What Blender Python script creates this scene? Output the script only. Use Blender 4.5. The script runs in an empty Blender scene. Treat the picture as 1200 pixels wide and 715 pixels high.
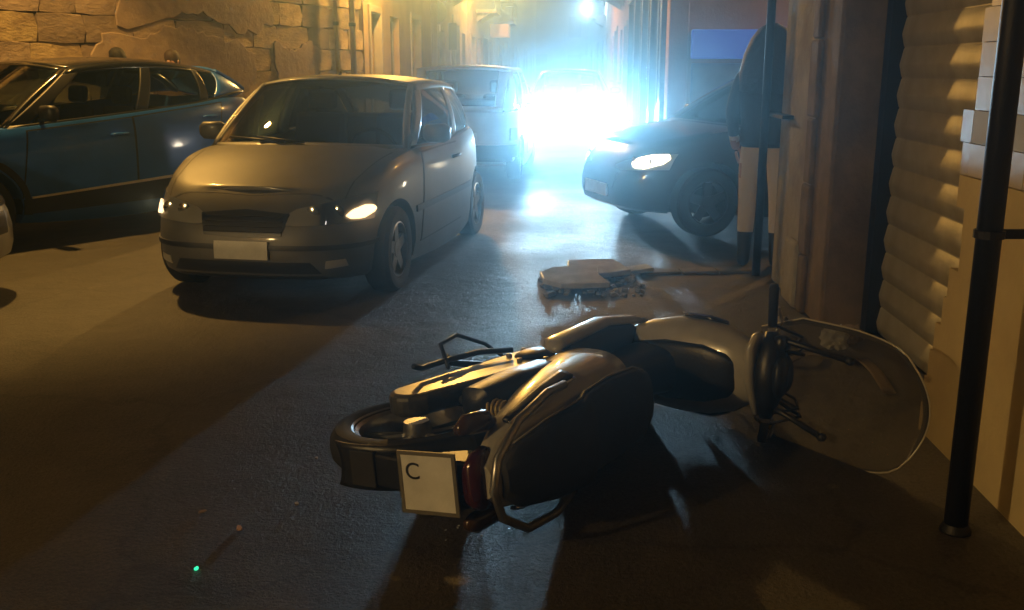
import bpy, bmesh, math, random
import numpy as np
from mathutils import Vector, Matrix
from mathutils.bvhtree import BVHTree

random.seed(7)
R = math.radians
scene = bpy.context.scene
COL = scene.collection

# ------------------------------------------------------------------ camera
cam_d = bpy.data.cameras.new('camera')
cam = bpy.data.objects.new('camera', cam_d)
COL.objects.link(cam)
cam.location = (0, 0, 1.5)
cam.rotation_euler = (R(90 - 13.6), 0, 0)
cam_d.sensor_width = 36
cam_d.lens = 34.5
cam_d.clip_start = 0.05
cam_d.clip_end = 600
scene.camera = cam

# ------------------------------------------------------------------ night sky and moon
world = bpy.data.worlds.new('World')
scene.world = world
world.use_nodes = True
wn = world.node_tree
bg = wn.nodes['Background']
sky = wn.nodes.new('ShaderNodeTexSky')
sky.sky_type = 'NISHITA'
sky.sun_disc = False
sky.sun_elevation = R(3)
sky.sun_rotation = R(200)
wn.links.new(sky.outputs[0], bg.inputs[0])
bg.inputs[1].default_value = 0.002
sun_d = bpy.data.lights.new('moon', 'SUN')
sun_d.energy = 0.012
sun_d.angle = R(0.5)
sun_d.color = (1, 0.93, 0.85)
sun = bpy.data.objects.new('moon', sun_d)
sun.rotation_euler = (R(50), 0, R(20))
COL.objects.link(sun)

scene.view_settings.view_transform = 'Standard'
scene.view_settings.look = 'None'
scene.view_settings.exposure = 0
scene.view_settings.gamma = 1
scene.render.engine = 'CYCLES'
scene.cycles.use_denoising = True
scene.cycles.max_bounces = 6
scene.cycles.transparent_max_bounces = 12
scene.cycles.sample_clamp_indirect = 4
scene.cycles.caustics_reflective = False
scene.cycles.caustics_refractive = False

SODIUM = (1.0, 0.52, 0.11)
XENON = (0.46, 0.77, 1.0)

# ------------------------------------------------------------------ materials
MATS = {}
def mat(name, col, rough=0.6, metal=0.0, col2=None, scale=4.0, detail=6, bump=0.0, bscale=30.0,
        rand=0.0, coat=0.0, spec=0.5, contrast=0.15, emit=None, estr=0.0, rough2=None):
    if name in MATS:
        return MATS[name]
    m = bpy.data.materials.new(name)
    m.use_nodes = True
    nt = m.node_tree
    b = nt.nodes['Principled BSDF']
    L = nt.links.new
    def C(c): return (c[0], c[1], c[2], 1)
    b.inputs['Roughness'].default_value = rough
    b.inputs['Metallic'].default_value = metal
    b.inputs['Coat Weight'].default_value = coat
    b.inputs['Coat Roughness'].default_value = 0.08
    b.inputs['Specular IOR Level'].default_value = spec
    tc = nt.nodes.new('ShaderNodeTexCoord')
    src = None
    if col2 is not None:
        n = nt.nodes.new('ShaderNodeTexNoise')
        n.inputs['Scale'].default_value = scale
        n.inputs['Detail'].default_value = detail
        n.inputs['Roughness'].default_value = 0.62
        L(tc.outputs['Object'], n.inputs['Vector'])
        r = nt.nodes.new('ShaderNodeValToRGB')
        r.color_ramp.elements[0].position = 0.5 - contrast
        r.color_ramp.elements[0].color = C(col)
        r.color_ramp.elements[1].position = 0.5 + contrast
        r.color_ramp.elements[1].color = C(col2)
        L(n.outputs['Fac'], r.inputs[0])
        src = r.outputs[0]
        if rough2 is not None:
            mr = nt.nodes.new('ShaderNodeMapRange')
            mr.inputs['From Min'].default_value = 0.35
            mr.inputs['From Max'].default_value = 0.65
            mr.inputs['To Min'].default_value = rough
            mr.inputs['To Max'].default_value = rough2
            L(n.outputs['Fac'], mr.inputs['Value'])
            L(mr.outputs[0], b.inputs['Roughness'])
    if rand > 0:
        oi = nt.nodes.new('ShaderNodeObjectInfo')
        mr = nt.nodes.new('ShaderNodeMapRange')
        mr.inputs['To Min'].default_value = 1 - rand
        mr.inputs['To Max'].default_value = 1 + rand * 0.7
        L(oi.outputs['Random'], mr.inputs['Value'])
        hsv = nt.nodes.new('ShaderNodeHueSaturation')
        if src: L(src, hsv.inputs['Color'])
        else: hsv.inputs['Color'].default_value = C(col)
        L(mr.outputs[0], hsv.inputs['Value'])
        src = hsv.outputs[0]
    if src: L(src, b.inputs['Base Color'])
    else: b.inputs['Base Color'].default_value = C(col)
    if bump > 0:
        n2 = nt.nodes.new('ShaderNodeTexNoise')
        n2.inputs['Scale'].default_value = bscale
        n2.inputs['Detail'].default_value = 8
        n2.inputs['Roughness'].default_value = 0.65
        L(tc.outputs['Object'], n2.inputs['Vector'])
        bp = nt.nodes.new('ShaderNodeBump')
        bp.inputs['Strength'].default_value = bump
        bp.inputs['Distance'].default_value = 0.02
        L(n2.outputs['Fac'], bp.inputs['Height'])
        L(bp.outputs[0], b.inputs['Normal'])
    if emit is not None:
        b.inputs['Emission Color'].default_value = C(emit)
        b.inputs['Emission Strength'].default_value = estr
        m.cycles.emission_sampling = 'NONE'
    MATS[name] = m
    return m

def glass(name, tint=(0.6, 0.65, 0.65), rough=0.02, ior=1.5, dirt=0.0):
    if name in MATS: return MATS[name]
    m = bpy.data.materials.new(name); m.use_nodes = True
    nt = m.node_tree; L = nt.links.new
    nt.nodes.remove(nt.nodes['Principled BSDF'])
    out = nt.nodes['Material Output']
    tr = nt.nodes.new('ShaderNodeBsdfTransparent'); tr.inputs[0].default_value = (*tint, 1)
    gl = nt.nodes.new('ShaderNodeBsdfGlossy'); gl.inputs['Roughness'].default_value = rough
    fr = nt.nodes.new('ShaderNodeFresnel'); fr.inputs['IOR'].default_value = ior
    mx = nt.nodes.new('ShaderNodeMixShader')
    L(fr.outputs[0], mx.inputs[0]); L(tr.outputs[0], mx.inputs[1]); L(gl.outputs[0], mx.inputs[2])
    last = mx
    if dirt > 0:
        df = nt.nodes.new('ShaderNodeBsdfDiffuse'); df.inputs[0].default_value = (0.35, 0.33, 0.3, 1)
        tl = nt.nodes.new('ShaderNodeBsdfTranslucent'); tl.inputs[0].default_value = (0.35, 0.33, 0.3, 1)
        ad = nt.nodes.new('ShaderNodeMixShader'); L(df.outputs[0], ad.inputs[1]); L(tl.outputs[0], ad.inputs[2])
        n = nt.nodes.new('ShaderNodeTexNoise'); n.inputs['Scale'].default_value = 6; n.inputs['Detail'].default_value = 6
        tc = nt.nodes.new('ShaderNodeTexCoord'); L(tc.outputs['Object'], n.inputs['Vector'])
        mr = nt.nodes.new('ShaderNodeMapRange'); mr.inputs['From Min'].default_value = 0.35; mr.inputs['From Max'].default_value = 0.7
        mr.inputs['To Min'].default_value = dirt * 0.4; mr.inputs['To Max'].default_value = dirt
        L(n.outputs['Fac'], mr.inputs['Value'])
        m2 = nt.nodes.new('ShaderNodeMixShader'); L(mr.outputs[0], m2.inputs[0]); L(mx.outputs[0], m2.inputs[1]); L(ad.outputs[0], m2.inputs[2])
        last = m2
    L(last.outputs[0], out.inputs['Surface'])
    MATS[name] = m
    return m

def emit(name, col, strength):
    if name in MATS: return MATS[name]
    m = bpy.data.materials.new(name); m.use_nodes = True
    nt = m.node_tree
    nt.nodes.remove(nt.nodes['Principled BSDF'])
    e = nt.nodes.new('ShaderNodeEmission'); e.inputs[0].default_value = (*col, 1); e.inputs[1].default_value = strength
    nt.links.new(e.outputs[0], nt.nodes['Material Output'].inputs['Surface'])
    m.cycles.emission_sampling = 'NONE'
    MATS[name] = m
    return m

BLACK = mat('black_plastic', (0.012, 0.012, 0.013), 0.45, bump=0.05, bscale=200)
RUBBER = mat('tyre_rubber', (0.014, 0.014, 0.014), 0.75, bump=0.1, bscale=120)
DARKTRIM = mat('dark_trim', (0.02, 0.02, 0.022), 0.55)
CHROME = mat('chrome', (0.75, 0.75, 0.75), 0.12, 1.0)
ALU = mat('alloy', (0.42, 0.42, 0.43), 0.35, 0.9, (0.3, 0.3, 0.3), 20)
FABRIC = mat('seat_fabric', (0.03, 0.03, 0.035), 0.9)
CARGLASS = glass('car_glass', (0.42, 0.47, 0.48))
LENS = glass('lamp_lens', (0.85, 0.85, 0.85), 0.05)
PLATE = mat('plate_white', (0.75, 0.75, 0.72), 0.4, col2=(0.6, 0.6, 0.57), scale=9)
REDLENS = mat('red_lens', (0.25, 0.01, 0.01), 0.15, coat=0.5)

# ------------------------------------------------------------------ mesh helpers
class MB:
    def __init__(s): s.v = []; s.f = []
    def add(s, vs, fs):
        o = len(s.v); s.v += [tuple(map(float, p)) for p in vs]; s.f += [tuple(i + o for i in f) for f in fs]
        return s
    def box(s, c, size, rot=None):
        hx, hy, hz = size[0] / 2, size[1] / 2, size[2] / 2
        vs = [Vector((x, y, z)) for x in (-hx, hx) for y in (-hy, hy) for z in (-hz, hz)]
        if rot is not None:
            M = rot if isinstance(rot, Matrix) else Matrix.Rotation(rot, 3, 'Z')
            vs = [M @ v for v in vs]
        vs = [v + Vector(c) for v in vs]
        return s.add(vs, [(0, 1, 3, 2), (4, 6, 7, 5), (0, 4, 5, 1), (2, 3, 7, 6), (0, 2, 6, 4), (1, 5, 7, 3)])
    def b2(s, lo, hi):
        return s.box([(a + b) / 2 for a, b in zip(lo, hi)], [abs(b - a) for a, b in zip(lo, hi)])
    def tube(s, pts, r, seg=10, cap=True, flat=1.0):
        pts = [Vector(p) for p in pts]; n = len(pts)
        rs = r if isinstance(r, (list, tuple)) else [r] * n
        vs = []; prev = None
        for i, p in enumerate(pts):
            t = (pts[min(i + 1, n - 1)] - pts[max(i - 1, 0)]).normalized()
            if prev is None:
                a = Vector((0, 0, 1)) if abs(t.z) < 0.9 else Vector((1, 0, 0))
                u = t.cross(a).normalized()
            else:
                u = (prev - t * prev.dot(t)).normalized()
            prev = u; w = t.cross(u)
            for k in range(seg):
                an = 2 * math.pi * k / seg
                vs.append(p + u * math.cos(an) * rs[i] + w * math.sin(an) * rs[i] * flat)
        fs = []
        for i in range(n - 1):
            for k in range(seg):
                a = i * seg + k; b = i * seg + (k + 1) % seg
                fs.append((a, b, b + seg, a + seg))
        if cap:
            fs.append(tuple(range(seg - 1, -1, -1))); fs.append(tuple((n - 1) * seg + k for k in range(seg)))
        return s.add(vs, fs)
    def lathe(s, prof, c, axis='Z', seg=32, close=False):
        vs = []; n = len(prof)
        for k in range(seg):
            an = 2 * math.pi * k / seg; ca, sa = math.cos(an), math.sin(an)
            for r, h in prof:
                p = {'Z': (r * ca, r * sa, h), 'Y': (r * ca, h, r * sa), 'X': (h, r * ca, r * sa)}[axis]
                vs.append((p[0] + c[0], p[1] + c[1], p[2] + c[2]))
        fs = []
        for k in range(seg):
            k2 = (k + 1) % seg
            for i in range(n - (0 if close else 1)):
                j = (i + 1) % n
                fs.append((k * n + i, k2 * n + i, k2 * n + j, k * n + j))
        return s.add(vs, fs)
    def loft(s, secs, axis='X', seg=24, n=2.6, cap=True):
        """secs: (pos, c1, c2, h1, h2) superellipse sections along an axis; c1,c2 = centre in the other two."""
        vs = []
        for sec in secs:
            p, c1, c2, h1, h2 = sec[:5]
            e = sec[5] if len(sec) > 5 else n
            for k in range(seg):
                an = 2 * math.pi * k / seg; ca, sa = math.cos(an), math.sin(an)
                a = c1 + h1 * math.copysign(abs(ca) ** (2 / e), ca); b = c2 + h2 * math.copysign(abs(sa) ** (2 / e), sa)
                vs.append({'X': (p, a, b), 'Y': (a, p, b), 'Z': (a, b, p)}[axis])
        fs = []
        for i in range(len(secs) - 1):
            for k in range(seg):
                a = i * seg + k; b = i * seg + (k + 1) % seg
                fs.append((a, b, b + seg, a + seg))
        if cap:
            fs.append(tuple(range(seg - 1, -1, -1))); fs.append(tuple((len(secs) - 1) * seg + k for k in range(seg)))
        return s.add(vs, fs)
    def prism(s, poly, lo, hi, axis='Y'):
        n = len(poly)
        def P(p, h): return {'Y': (p[0], h, p[1]), 'X': (h, p[0], p[1]), 'Z': (p[0], p[1], h)}[axis]
        vs = [P(p, lo) for p in poly] + [P(p, hi) for p in poly]
        fs = [tuple(range(n)), tuple(range(2 * n - 1, n - 1, -1))] + [(i, i + n, (i + 1) % n + n, (i + 1) % n) for i in range(n)]
        return s.add(vs, fs)
    def grid(s, fn, nu, nv):
        vs = [fn(i / nu, j / nv) for i in range(nu + 1) for j in range(nv + 1)]
        fs = [(i * (nv + 1) + j, (i + 1) * (nv + 1) + j, (i + 1) * (nv + 1) + j + 1, i * (nv + 1) + j + 1) for i in range(nu) for j in range(nv)]
        return s.add(vs, fs)
    def shell(s, fn, nu, nv, th):
        """grid with a back side th (vector or float along the normal)."""
        P = [[Vector(fn(i / nu, j / nv)) for j in range(nv + 1)] for i in range(nu + 1)]
        N = [[None] * (nv + 1) for _ in range(nu + 1)]
        for i in range(nu + 1):
            for j in range(nv + 1):
                du = P[min(i + 1, nu)][j] - P[max(i - 1, 0)][j]; dv = P[i][min(j + 1, nv)] - P[i][max(j - 1, 0)]
                nn = du.cross(dv); N[i][j] = nn.normalized() if nn.length > 1e-12 else Vector((0, 0, 0))
        A = [P[i][j] for i in range(nu + 1) for j in range(nv + 1)]
        B = [P[i][j] - N[i][j] * th for i in range(nu + 1) for j in range(nv + 1)]
        o = len(A); W = nv + 1
        fs = []
        for i in range(nu):
            for j in range(nv):
                q = (i * W + j, (i + 1) * W + j, (i + 1) * W + j + 1, i * W + j + 1)
                fs.append(q); fs.append(tuple(k + o for k in q[::-1]))
        rim = [i * W for i in range(nu + 1)] + [nu * W + j for j in range(1, nv + 1)] + [i * W + nv for i in range(nu - 1, -1, -1)] + [j for j in range(nv - 1, 0, -1)]
        for a, b in zip(rim, rim[1:] + rim[:1]):
            fs.append((b, a, a + o, b + o))
        return s.add(A + B, fs)
    def mesh(s, name):
        me = bpy.data.meshes.new(name); me.from_pydata(s.v, [], s.f); me.validate(); me.update()
        bm = bmesh.new(); bm.from_mesh(me); bmesh.ops.recalc_face_normals(bm, faces=bm.faces); bm.to_mesh(me); bm.free()
        return me
    def build(s, name, m, parent=None, smooth=False, bevel=0, seg=2):
        me = s.mesh(name)
        return link(name, me, m, parent, smooth, bevel, seg)

def link(name, me, m, parent=None, smooth=False, bevel=0, seg=2):
    if m is not None and not me.materials: me.materials.append(m)
    if smooth:
        me.polygons.foreach_set('use_smooth', [True] * len(me.polygons))
        if smooth is not True:
            try: me.set_sharp_from_angle(angle=R(smooth))
            except Exception: pass
    o = bpy.data.objects.new(name, me); COL.objects.link(o); o.parent = parent
    if bevel:
        b = o.modifiers.new('bevel', 'BEVEL'); b.width = bevel; b.segments = seg; b.limit_method = 'ANGLE'; b.angle_limit = R(35)
    return o

def tag(o, label=None, cat=None, group=None, kind=None):
    if label: o['label'] = label
    if cat: o['category'] = cat
    if group: o['group'] = group
    if kind: o['kind'] = kind
    return o

def thing(name, label, cat, loc=(0, 0, 0), rz=0, group=None):
    o = bpy.data.objects.new(name, None); COL.objects.link(o)
    o.location = loc; o.rotation_euler = (0, 0, rz); o.empty_display_size = 0.2
    return tag(o, label, cat, group)

def lamp(name, kind, loc, energy, color, parent=None, radius=0.1, rot=None, spot=None, blend=0.5):
    d = bpy.data.lights.new(name, kind); d.energy = energy; d.color = color; d.shadow_soft_size = radius
    if kind == 'SPOT': d.spot_size = spot; d.spot_blend = blend
    o = bpy.data.objects.new(name, d); COL.objects.link(o); o.location = loc; o.parent = parent
    if rot: o.rotation_euler = rot
    return o

def interp(keys):
    xs = np.array([k[0] for k in keys], float); ys = np.array([k[1] for k in keys], float)
    order = np.argsort(xs); xs = xs[order]; ys = ys[order]
    d = np.gradient(ys, xs)
    def f(x):
        x = min(max(x, xs[0]), xs[-1]); i = min(max(int(np.searchsorted(xs, x)) - 1, 0), len(xs) - 2)
        h = xs[i + 1] - xs[i]; t = (x - xs[i]) / h
        return float((2*t**3-3*t*t+1)*ys[i] + (t**3-2*t*t+t)*h*d[i] + (-2*t**3+3*t*t)*ys[i+1] + (t**3-t*t)*h*d[i+1])
    return f

# ------------------------------------------------------------------ ground
def asphalt():
    m = bpy.data.materials.new('asphalt'); m.use_nodes = True
    nt = m.node_tree; L = nt.links.new; b = nt.nodes['Principled BSDF']
    tc = nt.nodes.new('ShaderNodeTexCoord')
    def noise(sc, det=6, ro=0.6):
        n = nt.nodes.new('ShaderNodeTexNoise'); n.inputs['Scale'].default_value = sc; n.inputs['Detail'].default_value = det
        n.inputs['Roughness'].default_value = ro; L(tc.outputs['Object'], n.inputs['Vector']); return n
    big = noise(0.5, 5); fine = noise(70, 4, 0.8); mid = noise(5, 6, 0.7)
    r = nt.nodes.new('ShaderNodeValToRGB')
    r.color_ramp.elements[0].position = 0.3; r.color_ramp.elements[0].color = (0.042, 0.037, 0.032, 1)
    r.color_ramp.elements[1].position = 0.7; r.color_ramp.elements[1].color = (0.074, 0.065, 0.056, 1)
    L(mid.outputs['Fac'], r.inputs[0])
    r2 = nt.nodes.new('ShaderNodeValToRGB')
    r2.color_ramp.elements[0].position = 0.35; r2.color_ramp.elements[0].color = (0.3, 0.3, 0.3, 1)
    r2.color_ramp.elements[1].position = 0.7; r2.color_ramp.elements[1].color = (1.75, 1.7, 1.6, 1)
    L(fine.outputs['Fac'], r2.inputs[0])
    mx = nt.nodes.new('ShaderNodeMix'); mx.data_type = 'RGBA'; mx.blend_type = 'MULTIPLY'; mx.inputs['Factor'].default_value = 1
    L(r.outputs[0], mx.inputs['A']); L(r2.outputs[0], mx.inputs['B'])
    # cracks
    vo = nt.nodes.new('ShaderNodeTexVoronoi'); vo.feature = 'DISTANCE_TO_EDGE'; vo.inputs['Scale'].default_value = 0.55
    dist = noise(2.2, 6, 0.7)
    ad = nt.nodes.new('ShaderNodeVectorMath'); ad.operation = 'MULTIPLY_ADD'
    ad.inputs[1].default_value = (0.5, 0.5, 0.0)
    L(dist.outputs['Color'], ad.inputs[0]); L(tc.outputs['Object'], ad.inputs[2]); L(ad.outputs[0], vo.inputs['Vector'])
    cr = nt.nodes.new('ShaderNodeMapRange'); cr.inputs['From Max'].default_value = 0.012; cr.inputs['To Min'].default_value = 0.45
    L(vo.outputs['Distance'], cr.inputs['Value'])
    mx2 = nt.nodes.new('ShaderNodeMix'); mx2.data_type = 'RGBA'; mx2.blend_type = 'MULTIPLY'; mx2.inputs['Factor'].default_value = 1
    L(mx.outputs['Result'], mx2.inputs['A']); L(cr.outputs[0], mx2.inputs['B'])
    L(mx2.outputs['Result'], b.inputs['Base Color'])
    mr = nt.nodes.new('ShaderNodeMapRange'); mr.inputs['From Min'].default_value = 0.35; mr.inputs['From Max'].default_value = 0.65
    mr.inputs['To Min'].default_value = 0.40; mr.inputs['To Max'].default_value = 0.62
    L(big.outputs['Fac'], mr.inputs['Value']); L(mr.outputs[0], b.inputs['Roughness'])
    hs = nt.nodes.new('ShaderNodeMath'); hs.operation = 'MULTIPLY_ADD'; hs.inputs[1].default_value = 2.5
    L(mid.outputs['Fac'], hs.inputs[0]); L(fine.outputs['Fac'], hs.inputs[2])
    bp = nt.nodes.new('ShaderNodeBump'); bp.inputs['Strength'].default_value = 0.85; bp.inputs['Distance'].default_value = 0.012
    L(hs.outputs[0], bp.inputs['Height']); L(bp.outputs[0], b.inputs['Normal'])
    return m
g = MB().grid(lambda u, v: (-150 + 300 * u, -100 + 400 * v, 0), 6, 8).build('ground', asphalt())
tag(g, kind='structure')

# ------------------------------------------------------------------ materials of the place
TUFF = mat('tuff_stone', (0.50, 0.39, 0.22), 0.9, col2=(0.24, 0.17, 0.11), scale=1.6, contrast=0.12, bump=1.0, bscale=9, rand=0.25)
TUFF2 = mat('weathered_stone', (0.20, 0.15, 0.13), 0.9, col2=(0.33, 0.25, 0.19), scale=1.3, contrast=0.14, bump=1.0, bscale=7, rand=0.25)
MORTAR = mat('mortar', (0.26, 0.2, 0.13), 0.95, col2=(0.16, 0.12, 0.08), scale=6, bump=0.6, bscale=20)
PLASTER_O = mat('ochre_plaster', (0.42, 0.31, 0.17), 0.9, col2=(0.28, 0.2, 0.12), scale=1.2, bump=0.4, bscale=14)
PLASTER_G = mat('pale_plaster', (0.42, 0.40, 0.33), 0.85, col2=(0.24, 0.21, 0.17), scale=2.3, contrast=0.12, bump=0.5, bscale=16)
PLASTER_B = mat('brown_plaster', (0.24, 0.18, 0.12), 0.9, col2=(0.12, 0.09, 0.065), scale=3, bump=0.5, bscale=16)
PLASTER_P = mat('pink_plaster', (0.48, 0.30, 0.24), 0.85, col2=(0.36, 0.23, 0.2), scale=1.4, bump=0.25, bscale=18)
PLASTER_W = mat('cream_plaster', (0.5, 0.44, 0.34), 0.85, col2=(0.33, 0.29, 0.23), scale=1.0, bump=0.3, bscale=18)
STONE_T = mat('stone_trim', (0.40, 0.36, 0.28), 0.8, col2=(0.28, 0.25, 0.2), scale=5, bump=0.4, bscale=30)
WOOD = mat('old_wood', (0.12, 0.07, 0.04), 0.7, col2=(0.07, 0.045, 0.03), scale=7, bump=0.3)
GREYDOOR = mat('grey_paint', (0.22, 0.23, 0.26), 0.6, col2=(0.17, 0.17, 0.19), scale=4)
BLUEPAINT = mat('blue_paint', (0.03, 0.07, 0.11), 0.4, col2=(0.02, 0.05, 0.08), scale=4)
IRON = mat('dark_iron', (0.018, 0.018, 0.02), 0.5, 0.4, bump=0.15, bscale=60)
DARK = mat('dark_room', (0.01, 0.01, 0.012), 0.8)
ROOFT = mat('roof_tiles', (0.2, 0.09, 0.05), 0.85, col2=(0.13, 0.06, 0.04), scale=6, bump=0.4)
PANE = glass('window_pane', (0.35, 0.38, 0.4))

# ------------------------------------------------------------------ walls with openings
def wall_boxes(mb, L0, L1, H, out0, out1, ops):
    """wall from x=L0..L1, y=out0..out1; ops: (x0,x1,z0,z1); columns must not half overlap."""
    cols = sorted(set([L0, L1] + [o[0] for o in ops] + [o[1] for o in ops]))
    for a, b in zip(cols[:-1], cols[1:]):
        col = sorted([(o[2], o[3]) for o in ops if o[0] <= a + 1e-6 and o[1] >= b - 1e-6])
        z = 0
        for z0, z1 in col:
            if z0 > z: mb.b2((a, out0, z), (b, out1, z0))
            z = z1
        if z < H: mb.b2((a, out0, z), (b, out1, H))

def facade(name, label, origin, rz, L, H, wmat, doors, windows, trim=STONE_T, depth=5, side=-1, roof=True, group=None):
    """wall along local +x, street towards local y*side. doors (x0,x1,h,material); windows (x0,x1,z0,z1,shutter material or None)"""
    t = thing(name, label, 'building', origin, rz, group)
    ops = [(d[0], d[1], 0, d[2]) for d in doors] + [(w[0], w[1], w[2], w[3]) for w in windows]
    mb = MB(); o0, o1 = (0, 0.3) if side < 0 else (-0.3, 0)
    wall_boxes(mb, 0, L, H, o0, o1, ops)
    mb.build('wall', wmat, t)
    cb = MB(); s = -side
    cb.b2((0.02, s * 0.5, 0), (L - 0.02, s * depth, H - 0.02)); cb.build('rear_wall', wmat, t)
    for x0, x1, h, m in doors:
        d = MB().b2((x0 + 0.06, s * 0.16, 0.02), (x1 - 0.06, s * 0.21, h - 0.06)).build('door', m, t, bevel=0.006)
        n = 2; w = (x1 - x0 - 0.12) / n
        for k in range(n):
            for z0, z1 in ((0.15, h * 0.42), (h * 0.47, h - 0.2)):
                MB().b2((x0 + 0.06 + k * w + 0.08, s * 0.145, z0), (x0 + 0.06 + (k + 1) * w - 0.08, s * 0.159, z1)).build('panel', m, d, bevel=0.005)
        fr = MB()
        fr.b2((x0 - 0.11, -s * 0.04, 0), (x0 + 0.02, s * 0.12, h + 0.1)); fr.b2((x1 - 0.02, -s * 0.04, 0), (x1 + 0.11, s * 0.12, h + 0.1))
        fr.b2((x0 + 0.02, -s * 0.036, h - 0.02), (x1 - 0.02, s * 0.118, h + 0.1))
        fr.build('door_frame', trim, t, bevel=0.008)
    for x0, x1, z0, z1, m in windows:
        f = MB(); e = 0.06
        f.b2((x0, s * 0.12, z0), (x0 + e, s * 0.18, z1)); f.b2((x1 - e, s * 0.12, z0), (x1, s * 0.18, z1))
        f.b2((x0 + e, s * 0.121, z0), (x1 - e, s * 0.179, z0 + e)); f.b2((x0 + e, s * 0.121, z1 - e), (x1 - e, s * 0.179, z1))
        xm = (x0 + x1) / 2; f.b2((xm - 0.025, s * 0.122, z0 + e), (xm + 0.025, s * 0.178, z1 - e))
        w = f.build('window', GREYDOOR, t)
        if m is None:
            MB().b2((x0 + e, s * 0.145, z0 + e), (x1 - e, s * 0.152, z1 - e)).build('pane', PANE, w)
        else:
            MB().b2((x0 + e, s * 0.14, z0 + e), (x1 - e, s * 0.16, z1 - e)).build('pane', m, w)
        MB().b2((x0 - 0.08, -s * 0.09, z0 - 0.07), (x1 + 0.08, s * 0.115, z0 - 0.002)).build('sill', trim, w, bevel=0.008)
    MB().b2((-0.05, -s * 0.12, H), (L + 0.05, s * (depth + 0.1), H + 0.18)).build('cornice', trim, t, bevel=0.02)
    return t

# ------------------------------------------------------------------ left: angled tuff wall behind the blue car
WD = Vector((0.4512, 0.8924, 0))
wall_rz = math.atan2(WD.y, WD.x)
lw = thing('stone_building', 'old building of rough weathered tuff blocks behind the blue crossover', 'building', (-6.5, 9.83, 0), wall_rz)
# local x along wall, local -y is the street side
core = MB(); wall_boxes(core, -6.0, 8.67, 6.2, 0.06, 0.6, [(0.15, 1.6, 0, 3.4)])
core.build('wall', MORTAR, lw)
MB().b2((-6, 1.2, 0), (8.3, 6, 6.2)).build('rear_wall', MORTAR, lw)
MB().b2((-6.1, -0.12, 6.2), (8.75, 6.1, 6.45)).build('cornice', STONE_T, lw, bevel=0.02)
dd = MB().b2((0.15, 0.42, 0), (1.6, 0.48, 3.4)).build('door', WOOD, lw)
for k in range(4):
    MB().b2((0.19 + k * 0.355, 0.40, 0.05), (0.19 + k * 0.355 + 0.34, 0.419, 3.3)).build('plank', WOOD, dd, bevel=0.006)
block_meshes = []
for k in range(4):
    rr = random.Random(k + 30); mb = MB()
    n = 3
    def bf(u, v, rr=rr): return None
    bm = bmesh.new(); bmesh.ops.create_cube(bm, size=1)
    bmesh.ops.subdivide_edges(bm, edges=bm.edges[:], cuts=1, use_grid_fill=True)
    for v in bm.verts:
        edge = (abs(v.co.x) > 0.4) + (abs(v.co.z) > 0.4) + (abs(v.co.y) > 0.4)
        v.co.x += rr.uniform(-.018, .018); v.co.z += rr.uniform(-.03, .03); v.co.y += rr.uniform(-.1, .1)
        if edge == 3: v.co.x *= 0.965; v.co.z *= 0.93; v.co.y *= 0.85
    me = bpy.data.meshes.new('stone_block'); bm.to_mesh(me); bm.free()
    me.polygons.foreach_set('use_smooth', [True] * len(me.polygons))
    me.set_sharp_from_angle(angle=R(40))
    block_meshes.append(me)
me_b = []
for m_ in (TUFF, TUFF2):
    row = []
    for me in block_meshes:
        c = me.copy(); c.materials.append(m_); row.append(c)
    me_b.append(row)
z = 0.0; row = 0
while z < 4.6:
    h = random.choice((0.34, 0.37, 0.40)); x = -2.6 + (0.3 if row % 2 else 0)
    while x < 8.6:
        w = random.uniform(0.5, 0.95); x1 = min(x + w, 8.67)
        a, b = x, x1
        if z < 3.4:
            if a < 0.15 < b: b = 0.15
            elif a >= 0.15 and b <= 1.6: x = x1; continue
            elif a < 1.6 < b and a >= 0.15: a = 1.6
        if b - a > 0.12:
            pu = 1 if (3.0 + 0.5 * math.sin(z * 2.2) < (a + b) / 2 < 5.6 + 0.4 * math.sin(z * 3)) else 0
            if random.random() < 0.12: pu = 1 - pu
            o = bpy.data.objects.new('stone_block', random.choice(me_b[pu])); COL.objects.link(o); o.parent = lw
            o.location = ((a + b) / 2, 0.05 + random.uniform(-0.012, 0.012), z + h / 2)
            o.scale = (b - a - 0.008, 0.12, h - 0.007)
        x = x1
    z += h; row += 1
OLDPL = mat('old_plaster', (0.22, 0.165, 0.145), 0.92, col2=(0.36, 0.27, 0.2), scale=2.0, contrast=0.16, bump=0.8, bscale=10)
for k, (x0, x1, z0, z1) in enumerate(((2.9, 5.9, 0.4, 2.05), (3.4, 6.6, 2.0, 4.4), (6.3, 7.5, 0.3, 1.9))):
    rr = random.Random(90 + k); poly = []
    for q in range(90):
        a = 2 * math.pi * q / 90; c_, s_ = math.cos(a), math.sin(a)
        rad = 1 / max(abs(c_), abs(s_)) * (.9 + .1 * math.sin(a * 5 + k) + rr.uniform(-.045, .045))
        poly.append(((x0 + x1) / 2 + (x1 - x0) / 2 * c_ * rad, (z0 + z1) / 2 + (z1 - z0) / 2 * s_ * rad))
    MB().prism(poly, -0.028 - 0.004 * k, 0.0, 'Y').build('plaster_patch', OLDPL, lw, bevel=0.012)
# quoins / pipes at the far corner of that wall
for x, r in ((8.2, 0.05), (7.75, 0.035)):
    pp = MB().tube([(x, -0.14, 0.1), (x, -0.14, 6.1)], r, 10).build('downpipe', PLASTER_O, lw, True)
    for zz in (0.8, 2.2, 3.6): MB().lathe([(r + 0.002, -0.03), (r + 0.012, -0.03), (r + 0.012, 0.03), (r + 0.002, 0.03)], (x, -0.14, zz), 'Z', 12, True).build('clip', IRON, pp)

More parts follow.
